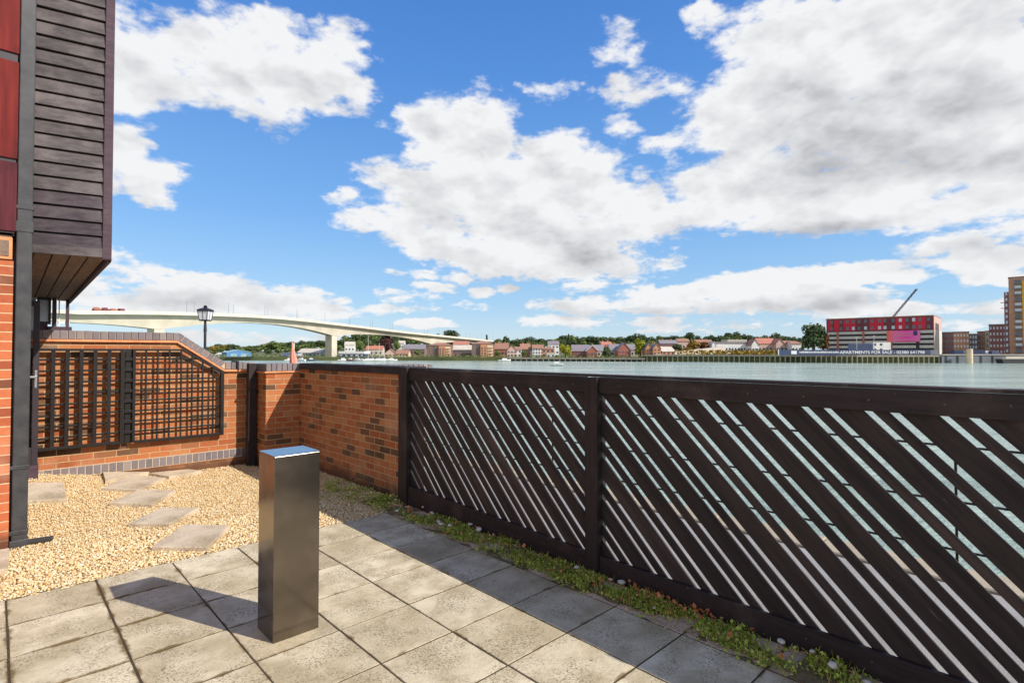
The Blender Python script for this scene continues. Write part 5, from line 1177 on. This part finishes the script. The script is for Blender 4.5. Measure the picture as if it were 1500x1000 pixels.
# ------------------------------------------------------------------ bridge
def bridge():
    P2, dv = Vector((-134 * .998, 400, 0)), Vector((56, 112, 0))
    TOP = [(103, 455.5), (165, 455.8), (232, 456.8), (300, 458.8), (350, 460.8), (400, 464), (440, 468), (482, 473), (520, 477.5), (560, 482.5), (600, 487), (640, 491), (670, 494), (700, 497), (722, 499.3)]
    c, s = math.cos(-YAW), math.sin(-YAW)
    def cam2w(v): return Vector((v.x * c - v.y * s, v.x * s + v.y * c, 0))
    B = empty('road_bridge', (0, 0, 0), 0, 'long pale concrete haunched road bridge sweeping down over the river', 'bridge')
    side = cam2w(Vector((dv.y, -dv.x, 0)).normalized())
    ts = [-.62 + .04 * i for i in range(int((3.0 - .62 + 1.24 - .0) / .04))]
    ts = [t for t in [-1.5 + .05 * i for i in range(100)] if t <= 1.93]
    sec = []
    for t in ts:
        p = P2 + dv * t; px = 750 + FPX * p.x / p.y
        if px < 103: z = top_z(455.5, (P2 + dv * -.66 - Vector()).y * 1.0) if False else None
        else: z = top_z(lerp_tab(TOP, px), p.y)
        sec.append([t, cam2w(p), z])
    zl = next(z for _, _, z in sec if z is not None)
    for r in sec:
        if r[2] is None: r[2] = zl - .02
    def depth(t):
        f = t - math.floor(t); h = max(0., 1 - 2 * min(f, 1 - f)); return 3.0 + 4.6 * h ** 2.0
    def sweep(name, prof, m):
        vs, n = [], None
        for t, p, z in sec:
            pr = prof(t, z); n = len(pr)
            vs += [(p.x + side.x * a, p.y + side.y * a, zz) for a, zz in pr]
        fs = [(i * n + k, i * n + (k + 1) % n, (i + 1) * n + (k + 1) % n, (i + 1) * n + k) for i in range(len(sec) - 1) for k in range(n)] + [tuple(range(n)), tuple(range(len(vs) - n, len(vs)))]
        return MB().add(vs, fs).build(name, m, B)
    zb = lambda t, z: z - 1.3
    sweep('deck_slab', lambda t, z: [(-7, zb(t, z) - .45), (7, zb(t, z) - .45), (7, zb(t, z)), (-7, zb(t, z))], M['parapet'])
    sweep('box_girder', lambda t, z: [(-3.4, z - 1.8 - depth(t)), (3.4, z - 1.8 - depth(t)), (4.2, zb(t, z) - .46), (-4.2, zb(t, z) - .46)], M['concrete'])
    for a in (-6.95, 6.75): sweep('parapet', lambda t, z: [(a, zb(t, z) + .002), (a + .2, zb(t, z) + .002), (a + .2, z), (a, z)], M['parapet'])
    k = 0
    for t, p, z in sec[::2]:
        if t < -.9: continue
        a = -6.4 if k % 2 else 6.4; MB().tube([(p.x + side.x * a, p.y + side.y * a, z - 1.25), (p.x + side.x * a, p.y + side.y * a, z + 6.5)], [.09, .05], 6).build('lamp_column', M['steel_grey'], B); k += 1
    for t in (-2, -1, 0, 1, 2):
        p = cam2w(P2 + dv * t); r = min(sec, key=lambda q: abs(q[0] - t)); zt = r[2] - 1.8 - depth(t) + .3
        d = cam2w(dv.normalized()); mb = MB(); m = Matrix.Translation((p.x, p.y, 0)) @ Matrix.Rotation(math.atan2(d.y, d.x), 4, 'Z')
        mb.box(-2.6, 2.6, -3.2, 3.2, -8, zt, m); mb.build('pier', M['concrete'], B)
        MB().box(-7, 7, -9, 9, -7, -2.6, m).build('pier_fender', M['pile_dark'], B)
    # a lorry crossing
    i = min(range(len(sec)), key=lambda k: abs(750 + FPX * (P2 + dv * sec[k][0]).x / (P2 + dv * sec[k][0]).y - 147)); t, p, z = sec[i]; d = cam2w(dv.normalized())
    T = empty('car_transporter', (p.x + side.x * 3, p.y + side.y * 3, z - 1.29), math.atan2(d.y, d.x), 'red brown lorry crossing the top of the bridge', 'lorry')
    MB().box(-6, 5, -1.2, 1.2, 1.0, 1.4).build('flatbed', M['deck_dark'], T); [MB().prism([(x0, -1, 1.41), (x0 + 3.4, -1, 1.41), (x0 + 3.3, -1, 2.1), (x0 + 2.6, -1, 2.2), (x0 + 2.1, -1, hh), (x0 + .9, -1, hh), (x0 + .1, -1, 2.2)], (0, 2, 0)).build('carried_car', M[cc], T, .08) for x0, hh, cc in ((-5.9, 2.8, 'far_red'), (-2.3, 2.9, 'maroon'), (1.3, 2.7, 'far_red'))]; MB().box(5.3, 7.6, -1.2, 1.2, .6, 2.9).build('cab', M['maroon'], T, .15)
    for x in (-5, -3.8, 3, 6.6): MB().tube([(x, -1.25, .5), (x, 1.25, .5)], .5, 10).build('wheel', M['deck_dark'], T)
bridge()
